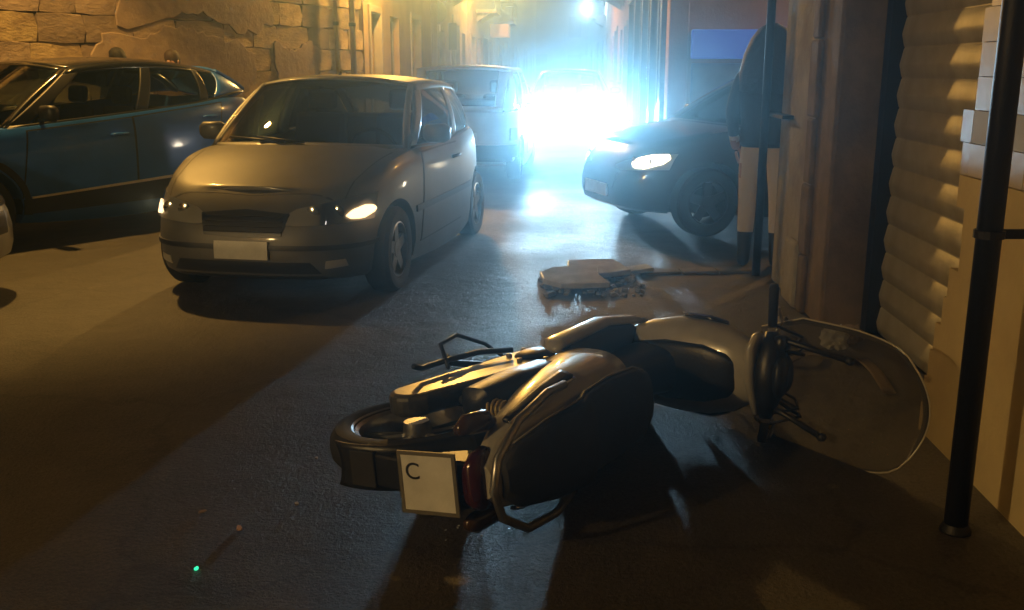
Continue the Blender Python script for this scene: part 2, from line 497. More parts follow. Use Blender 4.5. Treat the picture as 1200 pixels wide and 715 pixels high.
# ------------------------------------------------------------------ left: street facades
SD = Vector((0.06, 1, 0)).normalized(); st_rz = math.atan2(SD.y, SD.x)
def left_pt(s): return (-2.6 + SD.x * s, 17.5 + SD.y * s, 0)
# local x along the street, local y points left (away from the street): side = -1
facade('street_house', 'ochre house with dark doorway at the corner beyond the stone wall', left_pt(0.25), st_rz, 8.4, 7.2, PLASTER_O,
       [(0.5, 1.5, 2.5, DARK), (5.2, 6.5, 2.6, GREYDOOR)], [(2.6, 3.6, 1.1, 2.5, None), (2.6, 3.6, 4.2, 5.9, WOOD), (5.3, 6.4, 4.2, 5.9, WOOD)], group='houses along the left side of the street')
facade('street_house', 'cream house with pale lit door along the left side of the street', left_pt(8.75), st_rz, 9.0, 8.0, PLASTER_W,
       [(1.2, 2.3, 2.5, GREYDOOR), (5.0, 6.2, 2.8, mat('white_door', (0.75, 0.7, 0.55), 0.5))], [(3.2, 4.0, 1.2, 2.4, None), (7.2, 8.2, 1.2, 2.6, WOOD), (5.1, 6.1, 4.4, 6.2, GREYDOOR)], group='houses along the left side of the street')
facade('street_house', 'tan house with shop awning halfway up the street', left_pt(17.85), st_rz, 11.0, 7.6, PLASTER_O,
       [(1.0, 2.6, 2.6, WOOD), (6.0, 8.0, 2.7, DARK)], [(3.6, 4.8, 1.1, 2.6, None), (3.6, 4.8, 4.4, 6.0, WOOD), (9.0, 10.2, 1.1, 2.6, None)], group='houses along the left side of the street')
facade('street_house', 'pale house with balcony far up the street', left_pt(28.95), st_rz, 14.0, 8.6, PLASTER_W,
       [(1.5, 3.2, 2.8, GREYDOOR), (8.0, 10.0, 2.8, WOOD)], [(4.6, 6.0, 1.1, 2.6, None), (4.6, 6.0, 4.4, 6.2, WOOD), (11.2, 12.6, 1.1, 2.6, None)], group='houses along the left side of the street')
facade('street_house', 'brownish house farthest up the left side of the street', left_pt(43.1), st_rz, 40.0, 8.0, PLASTER_O,
       [(3, 5, 2.8, GREYDOOR), (14, 16, 2.8, WOOD), (27, 29, 2.8, DARK)], [(7, 9, 1.1, 2.8, None), (19, 21, 1.1, 2.8, None), (32, 34, 1.1, 2.8, None)], group='houses along the left side of the street')

# ------------------------------------------------------------------ right: near corner building with roller shutter
def right_pt(s): return (1.5 + 0.055 * s, s, 0)
RD = Vector((0.055, 1, 0)).normalized(); r_rz = math.atan2(RD.y, RD.x)
nb = thing('corner_building', 'near building on the right with yellow tiled wall and roller shutter', 'building', (1.5, 0, 0), r_rz)
# local x = along street (s), local +y = towards the street
wall_mb = MB(); low_mb = MB()
MB().b2((3.5, -0.45, 2.81), (5.6, -0.03, 5.5)).build('lintel', PLASTER_B, nb)
MB().b2((5.6, -0.45, 0), (6.05, -0.002, 5.5)).build('jamb', PLASTER_B, nb, bevel=0.02)
MB().b2((6.05, -0.45, 0), (7.0, 0.0, 5.5)).build('plaster_wall', PLASTER_G, nb, bevel=0.015)
MB().b2((-3.0, -6, 0), (6.98, -0.46, 5.48)).build('rear_wall', PLASTER_B, nb)
MB().b2((-3.1, -6.1, 5.5), (7.1, 0.15, 5.7)).build('cornice', STONE_T, nb, bevel=0.02)
# worn dark stone strip between shutter jamb and pale plaster
for k, (z0, z1) in enumerate(((0, 0.36), (0.37, 0.8), (0.81, 1.2), (1.21, 1.66), (1.67, 2.1), (2.11, 2.6))):
    MB().b2((5.97 - 0.02 * (k % 2), -0.01, z0), (6.12 + 0.03 * (k % 2), 0.03, z1)).build('corner_stone', PLASTER_B, nb, bevel=0.015)
# roller shutter
def slat_mesh():
    prof = [(0.0, -0.006), (0.003, -0.003), (0.05, 0.009), (0.062, 0.0115), (0.074, 0.0105), (0.148, -0.004), (0.152, -0.008), (0.16, -0.008)]
    pts = [(y, z) for z, y in prof] + [(-0.02, 0.16), (-0.02, 0.0)]
    mb = MB(); mb.prism(pts, 3.0, 5.64, 'X'); me = mb.mesh('slat')
    return me
SHUT = mat('shutter_metal', (0.50, 0.49, 0.42), 0.5, 0.15, col2=(0.34, 0.31, 0.24), scale=5, contrast=0.2, bump=0.15, bscale=25, rand=0.08)
sh = MB().b2((2.98, -0.37, 0), (5.66, -0.34, 2.74)).build('roller_shutter', SHUT, nb)
sme = slat_mesh(); sme.materials.append(SHUT)
for p in sme.polygons: p.use_smooth = True
sme.set_sharp_from_angle(angle=R(35))
for k in range(17):
    o = bpy.data.objects.new('slat', sme); COL.objects.link(o); o.parent = sh; o.location = (0, -0.31, 0.01 + k * 0.16)
MB().b2((5.5, -0.34, 0), (5.6, -0.24, 2.75)).build('guide_rail', IRON, nb)
# glazed tiles, far edge broken unevenly
TILE = mat('yellow_tile', (0.62, 0.51, 0.28), 0.35, col2=(0.52, 0.42, 0.22), scale=3, rand=0.05, bump=0.12, bscale=15, coat=0.2)
TILEW = mat('pale_glazed_tile', (0.6, 0.58, 0.5), 0.15, coat=0.6)
tm = MB().box((0, 0, 0), (0.149, 0.016, 0.119)); tme = tm.mesh('tile'); tme.materials.append(TILE)
tmw = tme.copy(); tmw.materials.clear(); tmw.materials.append(TILEW)
rt = random.Random(5)
for r_ in range(23):
    zt = 0.065 + r_ * 0.122
    lim = 3.93 - 0.15 * zt + 0.05 * math.sin(zt * 4.2 + 1) + rt.uniform(-0.03, 0.03) + (0.06 if 1.0 < zt < 1.3 else 0)
    (wall_mb if zt > 1.12 else low_mb).b2((-3.0, -0.45, 0.122 * r_ if r_ else 0), (lim - 0.012, -0.034 if zt > 1.12 else -0.02, 0.122 * (r_ + 1)))
    if zt < 1.12: continue
    for c_ in range(16):
        s_ = 1.45 + c_ * 0.152 + 0.076
        a, b = s_ - 0.0745, s_ + 0.0745
        if a > lim: continue
        b = min(b, lim)
        if b - a < 0.02: continue
        w_ = 1.22 < zt < 1.34 and 3.3 < s_ < 3.8
        o = bpy.data.objects.new('tile', tmw if w_ else tme); COL.objects.link(o); o.parent = nb
        o.location = ((a + b) / 2, -0.026 + rt.uniform(-0.0015, 0.0015), zt); o.scale = ((b - a) / 0.149, 1, 1)
        o.rotation_euler = (rt.uniform(-.005, .005), 0, rt.uniform(-.005, .005))
wall_mb.b2((-3.0, -0.45, 0.122 * 23), (3.5, -0.034, 5.5)); wall_mb.build('wall', MORTAR, nb)
low_mb.build('worn_pier', mat('worn_beige', (0.62, 0.51, 0.28), 0.75, col2=(0.50, 0.40, 0.22), scale=2.2, bump=0.25, bscale=9), nb)
# drain pipe at the far corner
pp = MB().tube([(7.05, 0.10, 0.02), (7.05, 0.10, 5.4)], 0.03, 14).build('downpipe', IRON, nb, True)
for zz in (1.18, 3.0):
    MB().b2((6.6, 0.001, zz - 0.012), (7.05, 0.075, zz + 0.012)).build('pipe_strap', IRON, pp)
MB().b2((6.1, -0.0, 0.0), (6.45, 0.05, 0.42)).build('plaster_chunk', PLASTER_G, nb, bevel=0.03)

# ------------------------------------------------------------------ right: shop building beyond the side street
sb = facade('shop_building', 'pinkish building with dark blue shopfront and added blue glow box across the side street', (2.29, 14.4, 0), st_rz, 10.0, 7.5, PLASTER_P,
            [], [(1.6, 2.8, 4.4, 6.0, WOOD), (6.6, 7.8, 4.4, 6.0, WOOD)], side=1, depth=5)
# shopfront: dark blue frame with a glazed door and posters (street side = local +y)
sf = MB()
for x in (0.45, 2.5, 4.6, 6.9, 9.2): sf.b2((x, 0.0, 0), (x + 0.3, 0.14, 2.9))
sf.b2((0.45, 0.0, 2.9), (9.5, 0.16, 3.4)); sf.b2((0.75, 0.01, 0), (9.2, 0.11, 0.3))
sf.build('shopfront', BLUEPAINT, sb, bevel=0.01)
SHOPG = mat('lit_shop_glass', (0.25, 0.3, 0.33), 0.15, emit=(0.55, 0.75, 0.9), estr=0.10)
for x0, x1 in ((0.76, 2.49), (2.81, 4.59), (4.91, 6.89), (7.21, 9.19)):
    w = MB().b2((x0, 0.03, 0.31), (x1, 0.04, 2.89)).build('shop_window', SHOPG, sb)
    MB().b2(((x0 + x1) / 2 - 0.04, 0.041, 0.31), ((x0 + x1) / 2 + 0.04, 0.09, 2.89)).build('mullion', BLUEPAINT, w)
POSTER = mat('poster_paper', (0.7, 0.7, 0.68), 0.6)
for x0, x1, z0, z1 in ((1.0, 1.5, 2.0, 2.6), (3.0, 3.5, 1.1, 2.3), (5.2, 5.8, 1.5, 2.3), (6.1, 6.6, 0.9, 1.4)):
    MB().b2((x0, 0.045, z0), (x1, 0.05, z1)).build('poster', POSTER, sb)
# corner pilaster and side wall facing the camera
MB().b2((-0.12, -0.2, 0), (0.3, 0.08, 7.4)).build('pilaster', PLASTER_P, sb, bevel=0.02)
MB().b2((-0.02, -7.5, 0), (0.28, -0.2, 7.4)).build('side_wall', PLASTER_P, sb)
MB().b2((-0.06, -1.6, 0.2), (-0.021, -0.26, 1.56)).build('poster_board', mat('slate_board', (0.22, 0.22, 0.3), 0.5, col2=(0.3, 0.3, 0.36), scale=3), sb, bevel=0.01)
MB().b2((-0.16, -1.9, 1.62), (-0.021, -0.24, 2.02)).build('sign_glow_box', mat('blue_cast_glow', (0.05, 0.08, 0.3), 0.4, emit=(0.12, 0.25, 1.0), estr=0.3), sb, bevel=0.02)  # added glowing box, stands in for blue light cast on the wall
# awning
# further houses on the right
def rp2(s): return (2.29 + SD.x * s, 14.4 + SD.y * s, 0)
facade('street_house', 'salmon house beyond the blue shopfront on the right of the street', rp2(10.15), st_rz, 14.0, 8.0, PLASTER_P,
       [(2, 3.2, 2.6, GREYDOOR), (8, 9.6, 2.7, WOOD)], [(5, 6.2, 1.1, 2.6, None), (11, 12.2, 1.1, 2.6, None)], side=1, group='houses along the right side of the street')
facade('street_house', 'cream house far up the right side of the street', rp2(24.3), st_rz, 60.0, 8.5, PLASTER_W,
       [(4, 6, 2.8, GREYDOOR), (18, 20, 2.8, WOOD), (36, 38, 2.8, WOOD)], [(9, 11, 1.1, 2.8, None), (26, 28, 1.1, 2.8, None), (45, 47, 1.1, 2.8, None)], side=1, group='houses along the right side of the street')
facade('end_house', 'pale house closing the far end of the street', (12.5, 101, 0), math.pi, 14.0, 9.0, PLASTER_W,
       [(5.5, 7.0, 2.8, WOOD)], [(2, 3.2, 1.2, 2.8, None), (9, 10.2, 1.2, 2.8, None), (5.6, 6.9, 4.4, 6.4, WOOD)], side=1)
facade('side_street_house', 'dim house closing the side street on the right', (11.5, 15.5, 0), -math.pi / 2, 9.0, 7.0, PLASTER_B,
       [(4, 5.2, 2.6, WOOD)], [(1.5, 2.6, 1.1, 2.6, None), (6.5, 7.6, 1.1, 2.6, None)], side=-1)
facade('opposite_house', 'plain ochre house across the road behind the viewer', (-7.4, -6.0, 0), R(84), 9.0, 6.5, PLASTER_O,
       [(2, 3.2, 2.5, WOOD)], [(5, 6.2, 1.1, 2.6, None)], side=-1)

# ------------------------------------------------------------------ balconies along the street
def balcony(label, s0, L, z, side):
    b = left_pt(s0) if side < 0 else rp2(s0)
    t = thing('balcony', label, 'balcony', (b[0], b[1], z), st_rz, 'balconies above the street')
    q = -1 if side < 0 else 1
    MB().b2((0, 0, 0), (L, q * 0.75, 0.12)).build('slab', STONE_T, t, bevel=0.01)
    n = int(L / 0.14)
    MB().tube([(0.04, q * 0.02, 1.0), (0.04, q * 0.7, 1.0), (L - 0.04, q * 0.7, 1.0), (L - 0.04, q * 0.02, 1.0)], 0.02, 8).build('handrail', IRON, t)
    for k in range(n + 1):
        MB().tube([(0.04 + (L - 0.08) * k / n, q * 0.7, 0.12), (0.04 + (L - 0.08) * k / n, q * 0.7, 1.0)], 0.009, 6).build('baluster', IRON, t)
    for x in (0.25, L - 0.25):
        MB().prism([(0, -0.3), (q * 0.55, 0.0), (0, 0.0)], x - 0.05, x + 0.05, 'X').build('corbel', STONE_T, t)
balcony('stone balcony with iron railing above the round traffic sign', 11.5, 2.4, 3.6, -1)
balcony('iron railed balcony on the tan house beyond the round sign', 21.0, 2.6, 3.5, -1)
balcony('farthest balcony on the left side of the street', 33.0, 3.0, 3.6, -1)
balcony('balcony on the right side beyond the blue shopfront', 14.5, 2.4, 3.5, 1)
balcony('farther balcony on the right side of the street', 30.0, 2.8, 3.6, 1)
# ------------------------------------------------------------------ street lamps fixed to the walls
def street_lamp(label, base, cone, head, energy, color, group, bulb=30):
    """base: point on the wall, head: lamp position"""
    t = thing('street_lamp', label, 'street lamp', base, 0, group)
    b = Vector(base); h = Vector(head) - b
    MB().tube([(0, 0, 0), (h.x * 0.3, h.y * 0.3, h.z + 0.25), (h.x * 0.8, h.y * 0.8, h.z + 0.34), (h.x, h.y, h.z + 0.24)], 0.022, 10).build('arm', IRON, t, True)
    MB().box((0, 0, 0), (0.14, 0.14, 0.3)).build('wall_plate', IRON, t, bevel=0.01)
    MB().lathe([(0.0, 0.24), (0.06, 0.22), (0.2, 0.08), (0.22, 0.05), (0.2, 0.06), (0.05, 0.19), (0, 0.2)], h, 'Z', 24).build('lamp_shade', IRON, t, True)
    MB().lathe([(0.0, 0.17), (0.05, 0.15), (0.085, 0.07), (0.07, 0.0), (0.0, -0.03)], h, 'Z', 16).build('bulb', emit('bulb_%s' % label[:12], color, bulb), t, True)
    if cone: lamp('lamp_light', 'SPOT', (h.x, h.y, h.z - 0.12), energy, color, t, 0.12, (0, 0, 0), R(cone), 0.35)
    else: lamp('lamp_light', 'POINT', (h.x, h.y, h.z - 0.12), energy, color, t, 0.1)
    return t
G_L = 'street lamps fixed to house walls'
street_lamp('warm hooded street lamp on a long arm above the blue crossover', (-6.12, 10.6, 5.6), 100, (-4.75, 9.9, 5.6), 2050, SODIUM, G_L)
street_lamp('warm street lamp at the corner where the stone wall ends', (-2.55, 17.9, 4.3), None, (-1.75, 17.85, 4.3), 1500, SODIUM, G_L)
street_lamp('warm street lamp across the road behind the viewer', (-7.4, -1.4, 3.6), None, (-6.4, -1.2, 3.4), 720, (1.0, 0.64, 0.24), G_L)
street_lamp('warm street lamp halfway up the left side of the street', (-1.55, 35, 5.4), None, (-0.6, 35, 5.4), 2300, SODIUM, G_L)
street_lamp('white street lamp up the right side of the street', (4.1, 45, 4.3), None, (3.35, 45, 4.15), 450, (0.8, 0.92, 1.0), G_L, 80)
street_lamp('warm street lamp in the side street by the shop building', (6.5, 14.5, 4.6), None, (6.4, 13.4, 4.5), 420, SODIUM, G_L)

# ------------------------------------------------------------------ cars
def superring(a, b, n, N):
    th = np.linspace(0, 2 * np.pi, 4001)
    c, s = np.cos(th), np.sin(th)
    x = a * np.sign(c) * np.abs(c) ** (2 / n); y = b * np.sign(s) * np.abs(s) ** (2 / n)
    d = np.concatenate([[0], np.cumsum(np.hypot(np.diff(x), np.diff(y)))])
    t = np.arange(N) / N * d[-1]
    return np.interp(t, d, x), np.interp(t, d, y)

def wheel_part(parent, c, r, w, side, rim_mat=ALU, spokes=5):
    """wheel: empty-free part (tyre mesh) with rim sub-part; axis along y; side=+1 outer face towards +y"""
    hw = w / 2
    prof = [(r * 0.62, -hw * 0.8), (r * 0.75, -hw), (r * 0.93, -hw * 0.95), (r, -hw * 0.7), (r, hw * 0.7), (r * 0.93, hw * 0.95), (r * 0.75, hw), (r * 0.62, hw * 0.8)]
    ty = MB().lathe(prof, c, 'Y', 40, True).build('wheel', RUBBER, parent, 40)
    rm = MB(); q = side
    rm.lathe([(r * 0.66, q * hw * 0.85), (r * 0.62, q * hw * 0.9), (r * 0.58, q * hw * 0.3), (r * 0.58, -q * hw * 0.7)], c, 'Y', 40)
    for k in range(spokes):
        a = 2 * math.pi * k / spokes + 0.3
        da = 0.2
        pts = [(0.05 * math.cos(a - 1.1), 0.05 * math.sin(a - 1.1)), (r * 0.6 * math.cos(a - da), r * 0.6 * math.sin(a - da)), (r * 0.6 * math.cos(a + da), r * 0.6 * math.sin(a + da)), (0.05 * math.cos(a + 1.1), 0.05 * math.sin(a + 1.1))]
        rm.prism([(c[0] + p[0], c[2] + p[1]) for p in pts], c[1] + q * hw * 0.45, c[1] + q * hw * 0.7, 'Y')
    rm.lathe([(0.0, q * hw * 0.8), (0.06, q * hw * 0.75), (0.065, q * hw * 0.4)], c, 'Y', 16)
    rm.build('rim', rim_mat, ty, 40)
    MB().lathe([(0.0, -0.01), (r * 0.45, -0.01), (r * 0.45, 0.01), (0, 0.01)], c, 'Y', 20).build('brake_disc', IRON, ty)
    return ty

class Car:
    def __init__(s, name, label, spec, paint, loc, heading, roof_paint=None, group=None):
        s.sp = sp = spec; s.paint = paint; s.roofp = roof_paint or paint
        s.t = thing(name, label, sp.get('cat', 'car'), (loc[0], loc[1], 0), heading, group)
        s.ze = interp(sp['ze']); s.z0 = interp(sp['z0']); s.crown = interp(sp['crown'])
        s.make_body(); s.greenhouse(); s.wheels(); s.interior()
    def make_body(s):
        sp = s.sp; N = 132; xf, xr, W = sp['xf'], sp['xr'], sp['W']
        rings = []
        for t, wf, df, dr in sp['levels']:
            a = ((xf + df) - (xr - dr)) / 2; xc = ((xf + df) + (xr - dr)) / 2
            x, y = superring(a, W * wf, sp.get('n', 5), N)
            x = x + xc
            rings.append([(x[i], y[i], s.z0(x[i]) + (s.ze(x[i]) - s.z0(x[i])) * t) for i in range(N)])
        s.top = rings[-1]
        mb = MB(); vs = [p for r in rings for p in r]; fs = []
        for i in range(len(rings) - 1):
            for k in range(N):
                a = i * N + k; b = i * N + (k + 1) % N
                fs.append((a, b, b + N, a + N))
        # top cap: strips across from left (k) to right (N-k)
        M = 18
        def cap(ring, base, fn, flip):
            idx = {}
            for k in range(0, N // 2 + 1):
                xl, yl, zl = ring[k]
                for j in range(M + 1):
                    kk = 1 - 2 * j / M
                    if k in (0, N // 2): idx[(k, j)] = base + k; continue
                    if j == 0: idx[(k, j)] = base + k; continue
                    if j == M: idx[(k, j)] = base + (N - k); continue
                    vs.append((xl, yl * kk, fn(xl, kk, zl))); idx[(k, j)] = len(vs) - 1
            for k in range(N // 2):
                for j in range(M):
                    q = [idx[(k, j)], idx[(k, j + 1)], idx[(k + 1, j + 1)], idx[(k + 1, j)]]
                    q2 = []
                    for v in q:
                        if v not in q2: q2.append(v)
                    if len(q2) >= 3: fs.append(tuple(q2 if not flip else q2[::-1]))
        c0, c1 = sp['cabin']
        def topz(x, k, z):
            zz = z + s.crown(x) * (1 - abs(k) ** 2.2)
            if c0 < x < c1 and abs(k) < 0.86:
                f = min(1, (c1 - x) / 0.45, (x - c0) / 0.3)
                f = f * f * (3 - 2 * f)
                zz = zz * (1 - f) + 0.42 * f if abs(k) < 0.84 else zz
            return zz
        cap(rings[-1], (len(rings) - 1) * N, topz, False)
        cap(rings[0], 0, lambda x, k, z: z, True)
        mb.add(vs, fs); me = mb.mesh('body')
        o = link('body', me, s.paint, s.t)
        # wheel arches
        cut = MB()
        for x in (sp['wf'], sp['wr']):
            for sd in (-1, 1):
                cut.lathe([(0, -0.16), (sp['r'] * 1.17, -0.16), (sp['r'] * 1.17, 0.16), (0, 0.16)], (x, sd * (W - 0.1), sp['r'] * 1.02), 'Y', 36)
        co = cut.build('cutter', None); co.parent = s.t
        md = o.modifiers.new('b', 'BOOLEAN'); md.object = co; md.operation = 'DIFFERENCE'; md.solver = 'EXACT'
        bpy.context.view_layer.update()
        dg = bpy.context.evaluated_depsgraph_get()
        nm = bpy.data.meshes.new_from_object(o.evaluated_get(dg))
        o.modifiers.clear(); old = o.data; o.data = nm; nm.name = 'body'
        if not nm.materials: nm.materials.append(s.paint)
        else: nm.materials[0] = s.paint
        bpy.data.objects.remove(co); bpy.data.meshes.remove(old)
        nm.polygons.foreach_set('use_smooth', [True] * len(nm.polygons)); nm.set_sharp_from_angle(angle=R(38))
        s.body = o
        s.bvh = BVHTree.FromPolygons([v.co.copy() for v in nm.vertices], [list(p.vertices) for p in nm.polygons])
    def proj(s, a, b, ax):
        if ax in 'LR':
            sg = 1 if ax == 'L' else -1; org = Vector((a, sg * 4, b)); d = Vector((0, -sg, 0))
        elif ax in 'FB':
            sg = 1 if ax == 'F' else -1; org = Vector((sg * 6, a, b)); d = Vector((-sg, 0, 0))
        else:
            org = Vector((a, b, 4)); d = Vector((0, 0, -1))
        h = s.bvh.ray_cast(org, d)
        if h[0] is None:
            h = s.bvh.find_nearest(org + d * (4 - s.sp['W'] if ax in 'LR' else 4))
        n = h[1]
        if n.dot(d) > 0: n = -n
        return h[0], n
    def patch(s, name, m, bot, top, ax, off=0.004, nu=16, nv=6, parent=None, skirt=0.012, smooth=40):
        """a panel that hugs the body between two 2-D polylines"""
        def samp(pl, u):
            d = [0]
            for p, q in zip(pl, pl[1:]): d.append(d[-1] + math.hypot(q[0] - p[0], q[1] - p[1]))
            t = u * d[-1]
            for i in range(len(pl) - 1):
                if t <= d[i + 1] + 1e-9:
                    f = (t - d[i]) / max(d[i + 1] - d[i], 1e-9)
                    return (pl[i][0] + f * (pl[i + 1][0] - pl[i][0]), pl[i][1] + f * (pl[i + 1][1] - pl[i][1]))
            return pl[-1]
        P = []; Q = []
        for i in range(nu + 1):
            b = samp(bot, i / nu); t = samp(top, i / nu)
            for j in range(nv + 1):
                f = j / nv
                p, n = s.proj(b[0] + (t[0] - b[0]) * f, b[1] + (t[1] - b[1]) * f, ax)
                P.append(p + n * off); Q.append(p - n * skirt)
        W = nv + 1; o = len(P); fs = []
        for i in range(nu):
            for j in range(nv): fs.append((i * W + j, (i + 1) * W + j, (i + 1) * W + j + 1, i * W + j + 1))
        rim = [i * W for i in range(nu + 1)] + [nu * W + j for j in range(1, nv + 1)] + [i * W + nv for i in range(nu - 1, -1, -1)] + [j for j in range(nv - 1, 0, -1)]
        for a, b in zip(rim, rim[1:] + rim[:1]): fs.append((b, a, a + o, b + o))
        return MB().add(P + Q, fs).build(name, m, parent or s.t, smooth)
    def edge_y(s, x):
        pts = sorted([(p[0], p[1]) for p in s.top if p[1] >= 0])
        return float(np.interp(x, [p[0] for p in pts], [p[1] for p in pts]))
    def greenhouse(s):
        g = s.sp['gh']; ze = s.ze
        # side patch: belt (x) and roof rail
        A0, C0 = g['a_base'], g['c_base']          # x of belt ends
        A1, C1 = g['a_top'], g['c_top']            # (x,y,z) of rail ends
        def belt(u):
            x = A0 + (C0 - A0) * u
            return Vector((x, s.edge_y(x) - 0.025, ze(x) + 0.005 + g.get('belt_up', 0) * max(0, (u - 0.7) / 0.3) ** 2))
        railm = g['rail_mid']
        def rail(u):
            a, b = Vector(A1), Vector(C1); p = a.lerp(b, u); k = 4 * u * (1 - u)
            p.z += railm * k; p.y += g.get('rail_out', 0.03) * k
            return p
        def side(u, v, sd, off=0.0):
            p = belt(u).lerp(rail(u), v); k = 4 * v * (1 - v)
            p.y += 0.035 * k + off
            return Vector((p.x, p.y * sd, p.z))
        def W(u, v, off=0):   # windscreen u -1..1
            b0 = Vector((g['w_base'], 0, ze(g['w_base']) + s.crown(g['w_base']) * 0.95)); b1 = belt(0)
            t0 = Vector((g['w_top'], 0, A1[2] + g['roof_crown'])); t1 = Vector(A1)
            k = abs(u) ** 2.4; f = u * u
            def mix(c, e):
                return Vector((c.x + (e.x - c.x) * k, e.y * u, c.z + (e.z - c.z) * f))
            p = mix(b0, b1).lerp(mix(t0, t1), v); p.x += 0.04 * 4 * v * (1 - v) + off; p.z += off
            return p
        def Rr(u, v, off=0):
            b0 = Vector((g['r_base'], 0, ze(max(g['r_base'], s.sp['xr'] + .05)) + 0.02)); b1 = belt(1)
            t0 = Vector((g['r_top'], 0, C1[2] + g['roof_crown'] * 0.8)); t1 = Vector(C1)
            k = abs(u) ** 2.4; f = u * u
            def mix(c, e): return Vector((c.x + (e.x - c.x) * k, e.y * u, c.z + (e.z - c.z) * f))
            p = mix(b0, b1).lerp(mix(t0, t1), v); p.x -= 0.03 * 4 * v * (1 - v) + off; p.z += off
            return p
        s.side, s.W_, s.R_ = side, W, Rr
        t = s.t
        # roof
        def roof(u, v):
            k = v * 2 - 1
            e = rail(u); xc = g['w_top'] + (g['r_top'] - g['w_top']) * u
            kk = abs(k) ** 2.4; zc = e.z + g['roof_crown'] * (1 - 0.2 * u)
            zz = zc + (e.z - zc) * (abs(k) ** 2.6)
            return Vector((xc + (e.x - xc) * kk, e.y * k, zz))
        MB().shell(roof, 20, 20, -0.03).build('roof', s.roofp, t, True)
        # windscreen and rear window
        MB().grid(lambda u, v: W((u * 2 - 1) * 0.955, 0.03 + v * 0.93), 20, 8).build('windscreen', CARGLASS, t, True)
        MB().grid(lambda u, v: Rr((u * 2 - 1) * g.get('r_w', 0.9), g.get('r_v0', 0.06) + v * (0.94 - g.get('r_v0', 0.06))), 20, 8).build('rear_window', g.get('rear_glass', CARGLASS), t, True)
        fr = MB()
        for sd in (-1, 1):
            fr.shell(lambda u, v: W(sd * (0.95 + 0.06 * u), v, 0.004), 2, 8, 0.03 * sd)
        fr.shell(lambda u, v: W(u * 2 - 1, -0.03 + v * 0.07, 0.003), 16, 2, 0.02)
        fr.shell(lambda u, v: W(u * 2 - 1, 0.955 + v * 0.05, 0.003), 16, 2, 0.02)
        fr.build('windscreen_frame', s.roofp if s.roofp is not s.paint else s.paint, t, True)
        rf = MB(); rw = g.get('r_w', 0.9)
        for sd in (-1, 1):
            rf.shell(lambda u, v: Rr(sd * (rw - 0.01 + (1.0 - rw + 0.02) * u), v, 0.004), 3, 8, 0.03)
        rf.shell(lambda u, v: Rr(u * 2 - 1, -0.03 + v * (g.get('r_v0', 0.06) + 0.04), 0.003), 16, 2, 0.02)
        rf.shell(lambda u, v: Rr(u * 2 - 1, 0.93 + v * 0.075, 0.003), 16, 2, 0.02)
        rf.build('tailgate_frame', s.paint, t, True)
        # side windows and pillars
        for sd in (-1, 1):
            for (u0, u1, v0, v1, u0t, u1t) in g['windows']:
                MB().grid(lambda u, v: side((u0 + (u1 - u0) * u) * (1 - v) + (u0t + (u1t - u0t) * u) * v, v0 + (v1 - v0) * v, sd, 0.0), 12, 6).build('side_window', CARGLASS, t, True)
            for (u0, u1, u0t, u1t) in g['pillars']:
                pl = MB().shell(lambda u, v: side((u0 + (u1 - u0) * u) * (1 - v) + (u0t + (u1t - u0t) * u) * v, v, sd, 0.006), 6, 8, 0.03 * sd)
                pl.build('side_pillar', g.get('pillar_mat') or s.paint, t, True)
            if 'quarter' in g:
                (u0, u1, u0t, u1t) = g['quarter']
                MB().shell(lambda u, v: side((u0 + (u1 - u0) * u) * (1 - v) + (u0t + (u1t - u0t) * u) * v, v, sd, 0.008), 6, 8, 0.03 * sd).build('rear_quarter', s.paint, t, True)
            MB().shell(lambda u, v: side(u, 0.90 + 0.12 * v, sd, 0.007), 20, 2, 0.03 * sd).build('roof_rail', s.roofp, t, True)
            MB().shell(lambda u, v: side(u, -0.04 + 0.075 * v, sd, 0.012), 20, 2, 0.02 * sd).build('belt_strip', g.get('belt_mat', BLACK), t, True)
    def wheels(s):
        sp = s.sp
        for x in (sp['wf'], sp['wr']):
            for sd in (-1, 1):
                wheel_part(s.t, (x, sd * (sp['W'] - 0.115), sp['r']), sp['r'], 0.19, sd, sp.get('rim', ALU))
    def interior(s):
        sp = s.sp; zs = 0.42
        for x, back in ((sp.get('seat_x', -0.1), 0.62),):
            for y in (-0.36, 0.36):
                st = MB().box((x, y, zs + 0.1), (0.5, 0.46, 0.16)).build('seat', FABRIC, s.t, bevel=0.04)
                MB().box((x - 0.3, y, zs + 0.42), (0.13, 0.46, 0.6), Matrix.Rotation(R(-12), 3, 'Y')).build('backrest', FABRIC, st, bevel=0.05)
                MB().box((x - 0.38, y, zs + 0.82), (0.09, 0.26, 0.17), Matrix.Rotation(R(-8), 3, 'Y')).build('headrest', FABRIC, st, bevel=0.04)
        x = sp.get('seat_x', -0.1) - 0.85
        st = MB().box((x, 0, zs + 0.1), (0.45, 1.1, 0.16)).build('rear_seat', FABRIC, s.t, bevel=0.04)
        MB().box((x - 0.28, 0, zs + 0.4), (0.13, 1.1, 0.56), Matrix.Rotation(R(-14), 3, 'Y')).build('backrest', FABRIC, st, bevel=0.05)
        a = sp.get('seat_x', -0.1) + 0.42
        sw = MB().tube([(a + 0.06 * math.sin(k * math.pi / 8), 0.36 + 0.18 * math.cos(k * math.pi / 8), 0.88 + 0.17 * math.sin(k * math.pi / 8)) for k in range(17)], 0.014, 8, False)
        sw.tube([(a, 0.18, 0.88), (a, 0.54, 0.88)], 0.014, 8)
        sw.build('steering_wheel', BLACK, s.t, True)
